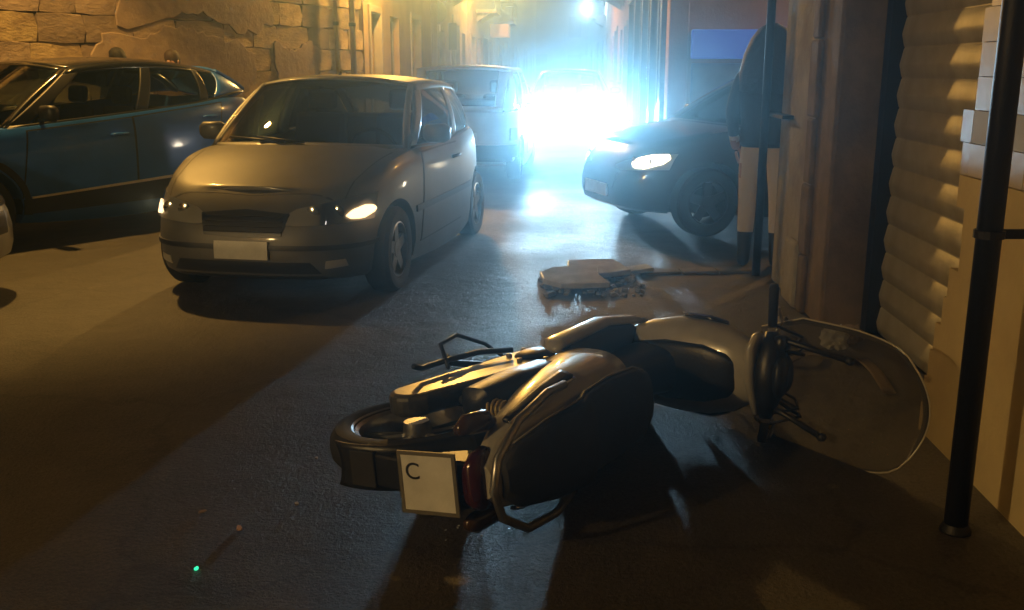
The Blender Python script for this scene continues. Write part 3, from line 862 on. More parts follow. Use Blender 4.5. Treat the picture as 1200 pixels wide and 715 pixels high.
    # --- dressing
    def mirror(s, m, x=None, sides=(1, -1), z=None):
        g = s.sp['gh']
        for sd in sides:
            p = s.side(0.09, 0.1, sd); c = (p.x, p.y + sd * 0.13, p.z + 0.05 if z is None else z)
            mi = MB().loft([(c[1] - 0.1, c[0], c[2], 0.03, 0.04), (c[1] - 0.07, c[0], c[2], 0.05, 0.065), (c[1] + 0.06, c[0], c[2], 0.05, 0.07), (c[1] + 0.1, c[0] - 0.01, c[2], 0.03, 0.045)], 'Y', 18, 3).build('mirror', m, s.t, True)
            MB().tube([(p.x, p.y - sd * 0.03, p.z - 0.02), (c[0], c[1] - sd * 0.06, c[2] - 0.04)], 0.022, 8).build('mirror_arm', BLACK, mi, True)
            MB().box((c[0] - 0.051, c[1], c[2]), (0.004, 0.14, 0.1)).build('mirror_glass', CHROME, mi)
    def door(s, x0, x1, x0t=None, x1t=None, zb=0.3, handle=None, sides='LR', hm=None):
        x0t = x0 if x0t is None else x0t; x1t = x1 if x1t is None else x1t
        for ax in sides:
            zt0, zt1 = s.ze(x0t) - 0.04, s.ze(x1t) - 0.04
            e = 0.012
            s.patch('door_seam', DARKTRIM, [(x0 - e, zb - e), (x1 + e, zb - e)], [(x0t - e, zt0 + e), (x1t + e, zt1 + e)], ax, 0.0035, 30, 24)
            d = s.patch('door', s.paint, [(x0, zb), (x1, zb)], [(x0t, zt0), (x1t, zt1)], ax, 0.006, 30, 24)
            if handle:
                p, n = s.proj(handle[0], handle[1], ax)
                MB().tube([p + Vector((-0.09, 0, 0)) + n * 0.01, p + Vector((-0.06, 0, 0.004)) + n * 0.035, p + Vector((0.06, 0, 0.004)) + n * 0.035, p + Vector((0.09, 0, 0)) + n * 0.01], 0.013, 8).build('handle', hm or s.paint, d, True)

def paint(name, c, metal=0.5, rough=0.32, coat=0.6, c2=None):
    return mat(name, c, rough, metal, c2 or tuple(v * 0.8 for v in c), 3.0, coat=coat, bump=0.01, bscale=300)

LEV = [(0, .93, -.07, -.05), (.06, .965, -.02, -.02), (.2, .99, 0, 0), (.42, 1.0, 0, 0), (.60, 1.0, -.02, -.01), (.74, .995, -.06, -.02), (.86, .985, -.11, -.04), (.95, .965, -.16, -.07), (1.0, .935, -.21, -.10)]
SP_HATCH = dict(xf=1.90, xr=-1.80, W=0.845, wf=1.19, wr=-1.19, r=0.29, n=4.2, levels=LEV,
    ze=[(-1.8, .93), (-1.5, .97), (-.9, .96), (.2, .92), (.75, .93), (1.15, .88), (1.5, .79), (1.75, .72), (1.9, .68)],
    z0=[(-1.8, .33), (-1.4, .22), (1.4, .17), (1.9, .19)], crown=[(-1.8, .03), (0, .05), (.8, .07), (1.3, .055), (1.6, .03), (1.9, .008)], cabin=(-1.6, .85),
    gh=dict(a_base=.72, c_base=-1.62, a_top=(.12, .615, 1.375), c_top=(-1.28, .56, 1.33), rail_mid=.035, rail_out=.03, w_base=1.0, w_top=.28, r_base=-1.72, r_top=-1.40, roof_crown=.06,
            windows=[(.05, .52, .03, .90, .08, .50), (.56, .90, .05, .90, .55, .80)], pillars=[(-.01, .055, -.01, .09), (.51, .57, .49, .56), (.88, 1.01, .78, 1.01)]))
SP_CROSS = dict(xf=2.08, xr=-2.02, W=0.89, wf=1.30, wr=-1.30, r=0.325, n=4.6, levels=LEV,
    ze=[(-2.02, 1.14), (-1.6, 1.20), (-.9, 1.14), (.2, 1.05), (.9, 1.0), (1.4, .97), (1.8, .88), (2.08, .78)],
    z0=[(-2.02, .40), (-1.5, .27), (1.5, .25), (2.08, .32)], crown=[(-2.0, .03), (0, .05), (.9, .07), (1.5, .07), (2.08, .04)], cabin=(-1.75, .95),
    gh=dict(a_base=.95, c_base=-1.80, a_top=(.22, .60, 1.49), c_top=(-1.48, .54, 1.45), rail_mid=.075, rail_out=.035, w_base=1.22, w_top=.40, r_base=-1.94, r_top=-1.58, roof_crown=.06, belt_up=.08,
            windows=[(.05, .46, .03, .90, .08, .45), (.50, .74, .05, .90, .50, .80), (.77, .86, .2, .9, .82, .96)],
            pillars=[(-.01, .055, -.01, .09), (.455, .505, .445, .505), (.735, .775, .795, .825)], quarter=(.80, 1.01, .96, 1.01), pillar_mat=BLACK), rim=ALU)
SP_MID = dict(xf=2.0, xr=-1.95, W=0.86, wf=1.25, wr=-1.25, r=0.31, n=4.4, levels=LEV,
    ze=[(-1.95, .96), (-1.6, 1.0), (-.9, .99), (.2, .95), (.85, .96), (1.3, .91), (1.7, .83), (2.0, .74)],
    z0=[(-1.95, .35), (-1.4, .22), (1.4, .2), (2.0, .24)], crown=[(-1.95, .03), (0, .05), (.85, .07), (1.4, .075), (2.0, .04)], cabin=(-1.7, .9),
    gh=dict(a_base=.85, c_base=-1.72, a_top=(.15, .58, 1.40), c_top=(-1.4, .53, 1.35), rail_mid=.04, rail_out=.03, w_base=1.15, w_top=.33, r_base=-1.82, r_top=-1.5, roof_crown=.06,
            windows=[(.05, .47, .03, .90, .08, .46), (.51, .86, .05, .90, .50, .84)], pillars=[(-.01, .055, -.01, .09), (.465, .515, .455, .505), (.85, 1.01, .83, 1.01)]))
LEVB = [(0, .95, -.05, -.03), (.06, .975, -.02, -.01), (.2, .995, 0, 0), (.42, 1.0, 0, 0), (.60, 1.0, -.01, -.02), (.74, .998, -.03, -.03), (.86, .99, -.06, -.045), (.95, .975, -.09, -.06), (1.0, .955, -.12, -.08)]
SP_VAN = dict(cat='van', xf=1.75, xr=-1.70, W=0.76, wf=1.1, wr=-1.1, r=0.28, n=6, levels=LEVB,
    ze=[(-1.7, .92), (-1.4, .93), (0, .92), (.75, .92), (1.2, .88), (1.75, .8)],
    z0=[(-1.7, .34), (-1.3, .24), (1.3, .22), (1.75, .26)], crown=[(-1.7, .02), (0, .04), (.8, .05), (1.75, .03)], cabin=(-1.6, .85),
    gh=dict(a_base=.78, c_base=-1.56, a_top=(.30, .61, 1.47), c_top=(-1.46, .61, 1.48), rail_mid=.02, rail_out=.015, w_base=.98, w_top=.42, r_base=-1.66, r_top=-1.56, roof_crown=.045, r_w=.82, r_v0=.1,
            windows=[(.05, .50, .05, .90, .09, .50), (.55, .9, .05, .90, .55, .9)], pillars=[(-.01, .055, -.01, .095), (.49, .56, .49, .56), (.89, 1.01, .89, 1.01)], belt_mat=DARKTRIM))

# ---- silver hatchback facing the camera
INDIC = emit('indicator_lit', (1.0, 0.62, 0.30), 3.2)
SILVER = paint('silver_paint', (0.13, 0.128, 0.12), 0.4, 0.5, 0.15)
h = Vector((-0.19, -0.982))
c = Car('hatchback_car', 'silver three door hatchback facing the camera with lit front indicators', SP_HATCH, SILVER, (-1.345, 7.966), math.atan2(h.y, h.x))
def dress_front(c, lamp_y=(0.36, 0.74), lens=LENS, big=0.0):
    sp = c.sp; xf = sp['xf']
    for sd in (1, -1):
        y0, y1 = lamp_y
        zi = c.ze(xf) - 0.1
        bot = [(sd * (y0 - 0.12), zi - 0.035), (sd * y0, zi - 0.05), (sd * y1, zi - 0.03)]
        top = [(sd * (y0 - 0.12), zi - 0.02), (sd * y0, zi + 0.03 + big), (sd * y1, zi + 0.11 + big)]
        hl = c.patch('headlight', mat('lamp_bowl', (0.42, 0.41, 0.36), 0.4, 0.1), bot, top, 'F', 0.004, 20, 8)
        c.patch('lens', lens, bot, top, 'F', 0.014, 20, 8, hl, 0.004)
        for yy in (y0 + 0.1, y0 + 0.24):
            p, n = c.proj(sd * yy, zi + 0.03, 'F')
            MB().lathe([(0.0, 0.009), (0.03, 0.006), (0.045, 0.0)], tuple(p), 'X', 16).build('reflector', CHROME, hl, True)
dress_front(c, lamp_y=(0.34, 0.745), big=0.02)
# lit indicators at the outer ends of the headlights
for sd in (1, -1):
    ind = c.patch('indicator', INDIC, [(sd * 0.625, 0.585), (sd * 0.65, 0.565), (sd * 0.70, 0.56), (sd * 0.735, 0.585), (sd * 0.745, 0.605)], [(sd * 0.625, 0.59), (sd * 0.65, 0.615), (sd * 0.70, 0.64), (sd * 0.735, 0.635), (sd * 0.745, 0.615)], 'F', 0.022, 10, 6)
    p, n = c.proj(sd * 0.72, 0.6, 'F')
    lamp('indicator_light', 'POINT', p + n * 0.08, 0.5, (1.0, 0.6, 0.3), c.t, 0.03)
c.patch('grille', mat('grille_black', (0.012, 0.013, 0.015), 0.4), [(-0.26, 0.47), (0, 0.455), (0.26, 0.47)], [(-0.30, 0.60), (0, 0.625), (0.30, 0.60)], 'F', 0.006, 20, 8)
for k in range(4):
    zz = 0.49 + k * 0.03
    c.patch('grille_bar', DARKTRIM, [(-0.26, zz), (0.26, zz)], [(-0.26, zz + 0.008), (0.26, zz + 0.008)], 'F', 0.018, 16, 1)
c.patch('bumper_strip', BLACK, [(-0.78, 0.385), (0.78, 0.385)], [(-0.78, 0.415), (0.78, 0.415)], 'F', 0.012, 40, 2)
c.patch('lower_intake', MATS['grille_black'], [(-0.5, 0.235), (0.5, 0.235)], [(-0.44, 0.31), (0.44, 0.31)], 'F', 0.006, 20, 4)
pl = c.patch('number_plate', PLATE, [(-0.18, 0.325), (0.18, 0.325)], [(-0.18, 0.435), (0.18, 0.435)], 'F', 0.022, 8, 3)
for sd in (1, -1):
    c.patch('fog_lamp', mat('lamp_bowl', (0.42, 0.41, 0.36), 0.4, 0.1), [(sd * 0.52, 0.265), (sd * 0.64, 0.275)], [(sd * 0.53, 0.315), (sd * 0.63, 0.32)], 'F', 0.006, 6, 4)
c.patch('bonnet_seam', DARKTRIM, [(1.68, -0.62), (1.72, 0), (1.68, 0.62)], [(1.69, -0.62), (1.73, 0), (1.69, 0.62)], 'T', 0.0015, 24, 1)
for sd in (1, -1):
    c.patch('bonnet_seam', DARKTRIM, [(0.95, sd * 0.70), (1.66, sd * 0.60)], [(0.95, sd * 0.708), (1.66, sd * 0.608)], 'T', 0.0015, 20, 1)
    MB().tube([c.W_(sd * 0.1, 0.02, 0.012), c.W_(sd * 0.1 - 0.5 * 1, 0.08, 0.02) if sd > 0 else c.W_(-0.75, 0.09, 0.02)], 0.009, 6).build('wiper', BLACK, c.t, True)
c.door(-0.45, 0.72, -0.42, 0.60, 0.28, (-0.28, 0.80), hm=BLACK)
c.mirror(SILVER)
c.patch('side_strip', BLACK, [(-0.85, 0.50), (0.85, 0.50)], [(-0.85, 0.545), (0.85, 0.545)], 'L', 0.014, 30, 2)
c.patch('side_strip', BLACK, [(-0.85, 0.50), (0.85, 0.50)], [(-0.85, 0.545), (0.85, 0.545)], 'R', 0.014, 30, 2)
MB().tube([(0.1, 0, 1.41), (0.02, 0, 1.46)], 0.012, 8).build('roof_aerial', BLACK, c.t, True)
for sd in (1, -1):
    c.patch('tail_light', REDLENS, [(sd * 0.45, 0.78), (sd * 0.68, 0.76)], [(sd * 0.45, 0.90), (sd * 0.66, 0.90)], 'B', 0.008, 6, 5)

# ---- blue crossover along the stone wall
BLUE = paint('blue_paint_metal', (0.03, 0.17, 0.68), 0.1, 0.30, 0.5)
BLKROOF = paint('black_roof_paint', (0.012, 0.012, 0.014), 0.1, 0.25, 0.8)
hb = Vector((-0.4512, -0.8924))
c = Car('crossover_car', 'blue crossover with black roof parked along the stone wall', SP_CROSS, BLUE, (-4.39, 9.62), R(236), BLKROOF)
dress_front(c, lamp_y=(0.45, 0.78))
c.door(-0.20, 0.92, -0.22, 0.80, 0.40, (-0.06, 0.90), hm=BLUE)
c.door(-1.12, -0.225, -1.30, -0.245, 0.40, (-1.12, 1.02), hm=BLUE)
for ax in 'LR':
    c.patch('sill_cladding', BLACK, [(-0.98, 0.275), (0.98, 0.275)], [(-0.98, 0.47), (0.98, 0.40)], ax, 0.012, 30, 6)
    c.patch('chrome_strip', mat('satin_chrome', (0.85, 0.82, 0.75), 0.38, 0.8), [(-0.9, 0.475), (0.85, 0.405)], [(-0.9, 0.50), (0.85, 0.422)], ax, 0.022, 30, 2)
    for wx in (1.30, -1.30):
        arc = [(wx + 0.40 * math.cos(a), 0.33 + 0.40 * math.sin(a)) for a in np.linspace(R(-8), R(188), 19)]
        arc2 = [(wx + 0.455 * math.cos(a), 0.33 + 0.455 * math.sin(a)) for a in np.linspace(R(-8), R(188), 19)]
        c.patch('arch_cladding', BLACK, arc, arc2, ax, 0.012, 24, 2)
    c.patch('tail_light', emit('tail_lit', (1.0, 0.05, 0.06), 3.0), [(-1.98, 0.93), (-1.72, 0.97)], [(-1.95, 1.08), (-1.75, 1.07)], ax, 0.012, 8, 5)
c.mirror(BLACK)

# ---- dark hatchback nosing out of the side street
DARKP = paint('navy_paint', (0.012, 0.016, 0.022), 0.25, 0.28, 0.9)
hd = Vector((-0.954, -0.30))
SP_DARK = dict(SP_MID, rim=mat('dark_rim', (0.06, 0.06, 0.065), 0.4, 0.6))
c = Car('dark_car', 'dark car with lit headlamp nosing out of the side street', SP_DARK, DARKP, (2.72, 10.0), math.atan2(hd.y, hd.x))
dress_front(c, lamp_y=(0.42, 0.76))
HL = emit('dark_car_lamp', (1.0, 0.80, 0.52), 7)
for sd in (1, -1):
    c.patch('headlamp_glow', HL, [(sd * 0.53, 0.655), (sd * 0.56, 0.62), (sd * 0.65, 0.615), (sd * 0.73, 0.66), (sd * 0.745, 0.70)], [(sd * 0.53, 0.665), (sd * 0.56, 0.70), (sd * 0.65, 0.735), (sd * 0.73, 0.745), (sd * 0.745, 0.71)], 'F', 0.018, 14, 6)
c.patch('grille', MATS['grille_black'], [(-0.36, 0.42), (0.36, 0.42)], [(-0.40, 0.56), (0.40, 0.56)], 'F', 0.006, 20, 6)
c.patch('number_plate', PLATE, [(-0.26, 0.34), (0.26, 0.34)], [(-0.26, 0.45), (0.26, 0.45)], 'F', 0.02, 8, 3)
c.door(-0.28, 0.80, -0.28, 0.68, 0.3, (-0.15, 0.82), hm=DARKP)
c.door(-1.05, -0.305, -1.2, -0.305, 0.3, (-1.1, 0.84), hm=DARKP)
c.mirror(DARKP)
p, n = c.proj(0.36, 0.6, 'F')
for yy in (0.6, -0.6):
    lamp('headlamp_light', 'SPOT', (1.98, yy, 0.66), 18, (1.0, 0.85, 0.6), c.t, 0.05, (0, R(-86), 0), R(100), 0.6)

# ---- white van seen from behind
WHITE = paint('white_paint', (0.62, 0.60, 0.58), 0.0, 0.4, 0.4)
hv = Vector((0.10, 0.995))
c = Car('small_van', 'boxy white van seen from behind beyond the silver hatchback', SP_VAN, WHITE, (-0.50, 14.82), math.atan2(hv.y, hv.x))
dress_front(c, lamp_y=(0.40, 0.66))
c.patch('rear_bumper', BLACK, [(-0.73, 0.3), (0.73, 0.3)], [(-0.73, 0.50), (0.73, 0.50)], 'B', 0.03, 30, 5)
for sd in (1, -1):
    c.patch('tail_light', mat('smoked_red_lens', (0.12, 0.03, 0.03), 0.2), [(sd * 0.63, 0.56), (sd * 0.71, 0.56)], [(sd * 0.63, 0.72), (sd * 0.70, 0.72)], 'B', 0.01, 5, 5)
c.patch('number_plate', PLATE, [(-0.2, 0.55), (0.2, 0.55)], [(-0.2, 0.66), (0.2, 0.66)], 'B', 0.01, 8, 3)
c.door(-0.32, 0.74, -0.32, 0.64, 0.3, (-0.2, 0.80), hm=BLACK)
c.mirror(BLACK)
wr = MB().tube([c.R_(-0.1, 0.12, 0.01), c.R_(0.35, 0.3, 0.012)], 0.01, 6).build('wiper', BLACK, c.t, True)

# ---- oncoming car with dazzling headlights
ONC = paint('grey_paint_car', (0.06, 0.07, 0.08), 0.4, 0.3)
ho = Vector((-0.055, -0.9985))
c = Car('oncoming_car', 'oncoming car hidden behind its dazzling white headlights', SP_MID, ONC, (1.19, 20.6), math.atan2(ho.y, ho.x))
dress_front(c, lamp_y=(0.42, 0.76))
BEAM = emit('headlight_beam', XENON, 160)
for sd in (1, -1):
    p, n = c.proj(sd * 0.58, 0.64, 'F')
    hl = MB().lathe([(0.0, 0.05), (0.06, 0.045), (0.095, 0.03), (0.1, 0.0)], tuple(p), 'X', 24).build('headlight_bulb', BEAM, c.t, True)
    # aimed along the street, slightly down
    bl = lamp('headlight_light', 'SPOT', (p.x + 0.12, p.y, p.z), 1400, XENON, c.t, 0.07, (0, R(-90.2), R(1.5)), R(70), 0.7)
    bl.scale = (0.2, 1, 1)   # flat, wide dipped beam
c.patch('number_plate', PLATE, [(-0.26, 0.34), (0.26, 0.34)], [(-0.26, 0.45), (0.26, 0.45)], 'F', 0.02, 8, 3)
c.patch('grille', MATS['grille_black'], [(-0.36, 0.47), (0.36, 0.47)], [(-0.34, 0.60), (0.34, 0.60)], 'F', 0.006, 20, 6)
c.mirror(ONC)

# ---- pale car cut by the left edge
PALE = paint('pale_grey_paint', (0.42, 0.44, 0.45), 0.4, 0.3)
c = Car('pale_car', 'pale grey car whose rounded nose enters at the left edge', SP_MID, PALE, (-5.40, 6.2), R(0))
dress_front(c, lamp_y=(0.42, 0.76))
c.door(-0.28, 0.80, -0.28, 0.68, 0.3, (-0.15, 0.82), hm=PALE)
c.mirror(PALE)
c.patch('grille', MATS['grille_black'], [(-0.36, 0.42), (0.36, 0.42)], [(-0.40, 0.56), (0.40, 0.56)], 'F', 0.006, 20, 6)

# ------------------------------------------------------------------ fallen scooter
CREAM = mat('scooter_cream', (0.5, 0.49, 0.45), 0.3, 0.1, (0.36, 0.35, 0.32), 7, contrast=0.25, coat=0.7, bump=0.03, bscale=90)
SBLK = mat('scooter_black', (0.012, 0.012, 0.013), 0.38, bump=0.08, bscale=90)
SEATM = mat('seat_vinyl', (0.012, 0.011, 0.011), 0.72, bump=0.2, bscale=120)
ENG = mat('engine_alloy', (0.10, 0.10, 0.10), 0.45, 0.7, (0.05, 0.05, 0.05), 14, bump=0.15, bscale=60)
a2 = Vector((0.5, 0.866))
sc = thing('motor_scooter', 'cream and black scooter lying on its side in the road', 'scooter', (-0.44, 3.62, 0.165), 0)
sc.rotation_mode = 'XYZ'; sc.scale = (1.05, 1.05, 1.05)
sc.rotation_euler = (R(84), 0, R(53.7))
WR = 0.305; RX, RZ = -0.12, 0.20
def sc_wheel(cx, w, cz=WR, M=None):
    prof = [(WR * .70, -w * .38), (WR * .80, -w * .5), (WR * .92, -w * .46), (WR * .985, -w * .25), (WR, 0), (WR * .985, w * .25), (WR * .92, w * .46), (WR * .80, w * .5), (WR * .70, w * .38)]
    mb = MB().lathe(prof, (cx, 0, cz), 'Y', 48, True)
    rm = MB().lathe([(WR * .72, -w * .36), (WR * .74, -w * .44), (WR * .66, -w * .3), (WR * .64, 0), (WR * .66, w * .3), (WR * .74, w * .44), (WR * .72, w * .36)], (cx, 0, cz), 'Y', 48, True)
    for k in range(5):
        a = 2 * math.pi * k / 5 + 0.4
        for da in (-0.11, 0.11):
            rm.tube([(cx + 0.04 * math.cos(a), 0, cz + 0.04 * math.sin(a)), (cx + WR * .66 * math.cos(a + da), 0, cz + WR * .66 * math.sin(a + da))], 0.014, 8)
    rm.lathe([(0, -w * .4), (0.045, -w * .4), (0.055, 0), (0.045, w * .4), (0, w * .4)], (cx, 0, cz), 'Y', 16)
    if M is not None:
        mb.v = [tuple(M @ Vector(v)) for v in mb.v]; rm.v = [tuple(M @ Vector(v)) for v in rm.v]
    ty = mb.build('wheel', RUBBER, sc, 40); rm.build('rim', ALU, ty, 40)
    return ty
sc_wheel(RX, 0.13, RZ)
# steering transform
ax0 = Vector((1.30, 0, 0.40)); axd = Vector((-0.42, 0, 0.91)).normalized()
ST = Matrix.Translation(ax0) @ Matrix.Rotation(R(-9), 4, axd) @ Matrix.Translation(-ax0)
def stv(mb): mb.v = [tuple(ST @ Vector(v)) for v in mb.v]; return mb
sc_wheel(1.34, 0.11, M=ST)
# engine and transmission (left side, now on top)
st_poly = []
for k in range(13):
    a = R(90 + 15 * k); st_poly.append((RX + 0.085 * math.cos(a), RZ + 0.085 * math.sin(a)))
for k in range(13):
    a = R(-90 + 15 * k); st_poly.append((0.44 + 0.125 * math.cos(a), WR + 0.02 + 0.125 * math.sin(a)))
eng = MB().prism(st_poly, 0.085, 0.165, 'Y').build('transmission_case', mat('case_alloy', (0.13, 0.13, 0.13), 0.28, 0.5, (0.08, 0.08, 0.08), 14), sc, bevel=0.02, seg=3)
for k in range(6):
    a = R(60 * k); MB().lathe([(0, .012), (.01, .01), (.012, 0)], (0.44 + 0.1 * math.cos(a), 0.166, WR + 0.02 + 0.1 * math.sin(a)), 'Y', 8).build('bolt', ALU, eng)
MB().lathe([(0, .02), (.05, .018), (.075, .006), (.08, 0)], (0.44, 0.166, WR + 0.02), 'Y', 24).build('clutch_cover', SBLK, eng, True)
MB().loft([(-0.12, 0.13, 0.46, 0.03, 0.03), (-0.1, 0.135, 0.46, 0.055, 0.06), (0.1, 0.14, 0.47, 0.06, 0.075), (0.3, 0.135, 0.47, 0.055, 0.07), (0.33, 0.13, 0.47, 0.03, 0.04)], 'X', 20, 3.2).build('air_filter_box', SBLK, sc, 50)
MB().loft([(0.2, -0.03, WR + 0.02, 0.1, 0.1), (0.5, -0.03, WR + 0.02, 0.1, 0.11), (0.62, -0.02, WR, 0.07, 0.08)], 'X', 20, 3).build('engine_block', ENG, sc, 40)
ex = MB().tube([(0.45, -0.1, 0.22), (0.3, -0.13, 0.2), (0.12, -0.15, 0.26)], 0.02, 10)
ex.tube([(0.14, -0.15, 0.26), (0.1, -0.15, 0.27), (-0.25, -0.155, 0.36), (-0.32, -0.155, 0.38)], [0.03, 0.055, 0.06, 0.045], 16)
ex.build('exhaust', ALU, sc, True)
for sd in (1, -1):
    sh = MB()
    pts = [(-0.02, sd * 0.115, WR + 0.03), (-0.12, sd * 0.125, 0.63)]
    sh.tube(pts, 0.016, 10)
    a, b = Vector(pts[0]), Vector(pts[1])
    sh.build('shock_absorber', ALU, sc, True)
    coil = []
    for k in range(81):
        q = a.lerp(b, 0.25 + 0.65 * k / 80); an = k / 80 * 2 * math.pi * 8
        coil.append(q + Vector((0.03 * math.cos(an), 0.03 * math.sin(an), 0)))
    MB().tube(coil, 0.006, 6).build('spring', mat('spring_paint', (0.35, 0.27, 0.1), 0.5, 0.3), sc, True)
# kick lever, brake hose loop, centre stand
MB().tube([(0.40, 0.19, 0.25), (0.30, 0.20, 0.17), (0.14, 0.2, 0.13), (0.02, 0.2, 0.12), (-0.03, 0.22, 0.13)], 0.011, 8).build('kick_lever', SBLK, sc, True)
MB().tube([(0.46, 0.12, 0.2), (0.42, 0.2, 0.10), (0.3, 0.26, 0.06), (0.18, 0.25, 0.08), (0.12, 0.18, 0.16)], 0.008, 8).build('brake_hose', SBLK, sc, True)
stn = MB()
for sd in (1, -1): stn.tube([(0.5, sd * 0.08, 0.2), (0.36, sd * 0.13, 0.11), (0.22, sd * 0.17, 0.09), (0.2, sd * 0.2, 0.085)], 0.013, 8)
stn.tube([(0.36, 0.13, 0.11), (0.36, -0.13, 0.11)], 0.011, 8); stn.build('centre_stand', IRON, sc, True)
# rear body, seat, grab rail
rb = [(-0.40, 0, .715, .05, .03), (-0.34, 0, .70, .10, .055), (-0.2, 0, .665, .145, .085), (0, 0, .625, .175, .12), (.2, 0, .585, .19, .16), (.4, 0, .545, .195, .19), (.54, 0, .50, .18, .19), (.60, 0, .47, .13, .14)]
MB().loft(rb, 'X', 36, 2.8).build('rear_body', CREAM, sc, 50)
for sd in (1, -1):
    # dark recess and bright moulding on the side panel
    def sp_(u, v, sd=sd):
        x = -0.24 + 0.40 * u; zc = .69 - 0.035 * u + (v - .5) * (0.02 + 0.03 * u)
        hw = float(np.interp(x, [q[0] for q in rb], [q[3] for q in rb])); cz = float(np.interp(x, [q[0] for q in rb], [q[2] for q in rb])); hh = float(np.interp(x, [q[0] for q in rb], [q[4] for q in rb]))
        k = min(abs((zc - cz) / hh), 0.98); return (x, sd * (hw * (1 - k ** 2.8) ** (1 / 2.8) + 0.004), zc)
    MB().shell(sp_, 20, 4, 0.012 * sd).build('side_insert', SBLK, sc, True)
    MB().tube([Vector(sp_(u, 1.15)) + Vector((0, sd * 0.004, 0)) for u in np.linspace(0, 1, 14)], 0.006, 8).build('side_moulding', CHROME, sc, True)
seat = [(-.36, 0, .76, .06, .018), (-.31, 0, .77, .10, .035), (-.15, 0, .785, .13, .045), (0, 0, .79, .14, .05), (.05, 0, .785, .142, .05), (.12, 0, .752, .142, .042), (.3, 0, .735, .147, .05), (.48, 0, .73, .135, .05), (.58, 0, .712, .1, .04), (.62, 0, .70, .05, .02)]
MB().loft(seat, 'X', 32, 2.6).build('seat', SEATM, sc, 60)
MB().tube([(0.05, .185, .72), (-.1, .20, .755), (-.3, .17, .785), (-.42, .09, .79), (-.45, 0, .79), (-.42, -.09, .79), (-.3, -.17, .785), (-.1, -.20, .755), (.05, -.185, .72)], 0.014, 10).build('grab_rail', ALU, sc, True)
MB().loft([(-.44, 0, .685, .06, .02), (-.41, 0, .69, .09, .03), (-.36, 0, .69, .10, .035)], 'X', 24, 3).build('tail_light', mat('smoked_tail_lens', (0.05, 0.006, 0.006), 0.2, coat=0.4), sc, True)
for sd in (1, -1):
    MB().loft([(-.40, sd * .15, .63, .015, .015), (-.36, sd * .155, .63, .035, .025), (-.28, sd * .15, .64, .035, .025), (-.24, sd * .14, .64, .015, .015)], 'X', 14, 2.4).build('rear_indicator', mat('smoked_amber_lens', (0.06, 0.03, 0.01), 0.2, coat=0.4), sc, True)
# rear mudguard with plate holder
mg = MB()
def mgf(u, v):
    a = R(15 + 85 * u); r = 0.33; y = (v - .5) * 0.15
    return (RX - r * math.sin(a), y, RZ + r * math.cos(a) + 0.02 * (1 - (2 * v - 1) ** 2))
mg.shell(mgf, 20, 8, 0.006); mg.build('rear_mudguard', SBLK, sc, True)
MB().prism([(-.26, .66), (-.40, .65), (-.46, .44), (-.45, .29), (-.41, .30), (-.41, .42), (-.3, .58)], -0.055, 0.055, 'Y').build('plate_bracket', SBLK, sc, bevel=0.01)
pm = Matrix.Rotation(R(12), 3, 'Y')
plt = MB().box((-.475, 0, .56), (.003, .177, .177), pm).build('number_plate', PLATE, sc, bevel=0.001)
fr = MB()
for sy, sz, wy, wz in ((0.093, 0, 0.012, 0.198), (-0.093, 0, 0.012, 0.198), (0, 0.093, 0.174, 0.012), (0, -0.093, 0.174, 0.012)):
    off = pm @ Vector((0, sy, sz)); fr.box(Vector((-.474, 0, .56)) + off, (.008, wy, wz), pm)
fr.build('plate_frame', mat('plate_frame', (0.12, 0.11, 0.08), 0.5), sc)
fc = bpy.data.curves.new('plate_letter', 'FONT'); fc.body = 'C'; fc.size = 0.075; fc.extrude = 0.0005
fo = bpy.data.objects.new('plate_letter', fc); COL.objects.link(fo); fo.parent = plt; fc.materials.append(SBLK)
bpy.context.view_layer.update(); _me = bpy.data.meshes.new_from_object(fo); bpy.data.objects.remove(fo); fo = link('plate_letter', _me, SBLK, plt)
fo.matrix_local = Matrix.Translation(Vector((-.478, 0, .56)) + pm @ Vector((0, 0.012, -0.075))) @ pm.to_4x4() @ Matrix(((0, 0, -1, 0), (0, 1, 0, 0), (1, 0, 0, 0), (0, 0, 0, 1)))
MB().prism([(-.44, .32), (-.46, .32), (-.468, .22), (-.452, .22)], -0.06, 0.06, 'Y').build('mud_flap', RUBBER, sc, bevel=0.004)
# floor, leg shield, apron
MB().loft([(.52, 0, .37, .12, .05), (.6, 0, .355, .19, .055), (.9, 0, .35, .195, .055), (1.02, 0, .38, .18, .06), (1.08, 0, .42, .12, .05)], 'X', 28, 4).build('floorboard', SBLK, sc, 50)
for sd in (1, -1):
    MB().loft([(.46, sd * .185, .40, .012, .03), (.52, sd * .195, .365, .022, .05), (.9, sd * .20, .345, .022, .045), (1.04, sd * .185, .385, .02, .05), (1.1, sd * .17, .43, .01, .03)], 'X', 16, 3).build('side_sill', CREAM, sc, True)
apron = [(.40, 1.07, 0, .06, .15), (.50, 1.08, 0, .10, .185), (.62, 1.08, 0, .125, .20), (.76, 1.06, 0, .125, .195), (.88, 1.04, 0, .105, .165), (.96, 1.02, 0, .07, .12), (1.0, 1.01, 0, .03, .07)]
MB().loft(apron, 'Z', 36, 2.5).build('front_apron', CREAM, sc, 60)
MB().loft([(.42, 1.01, 0, .02, .10), (.60, .975, 0, .035, .125), (.78, .96, 0, .035, .12), (.88, .955, 0, .03, .09), (.92, .96, 0, .015, .06)], 'Z', 28, 3).build('leg_shield', SBLK, sc, 60)
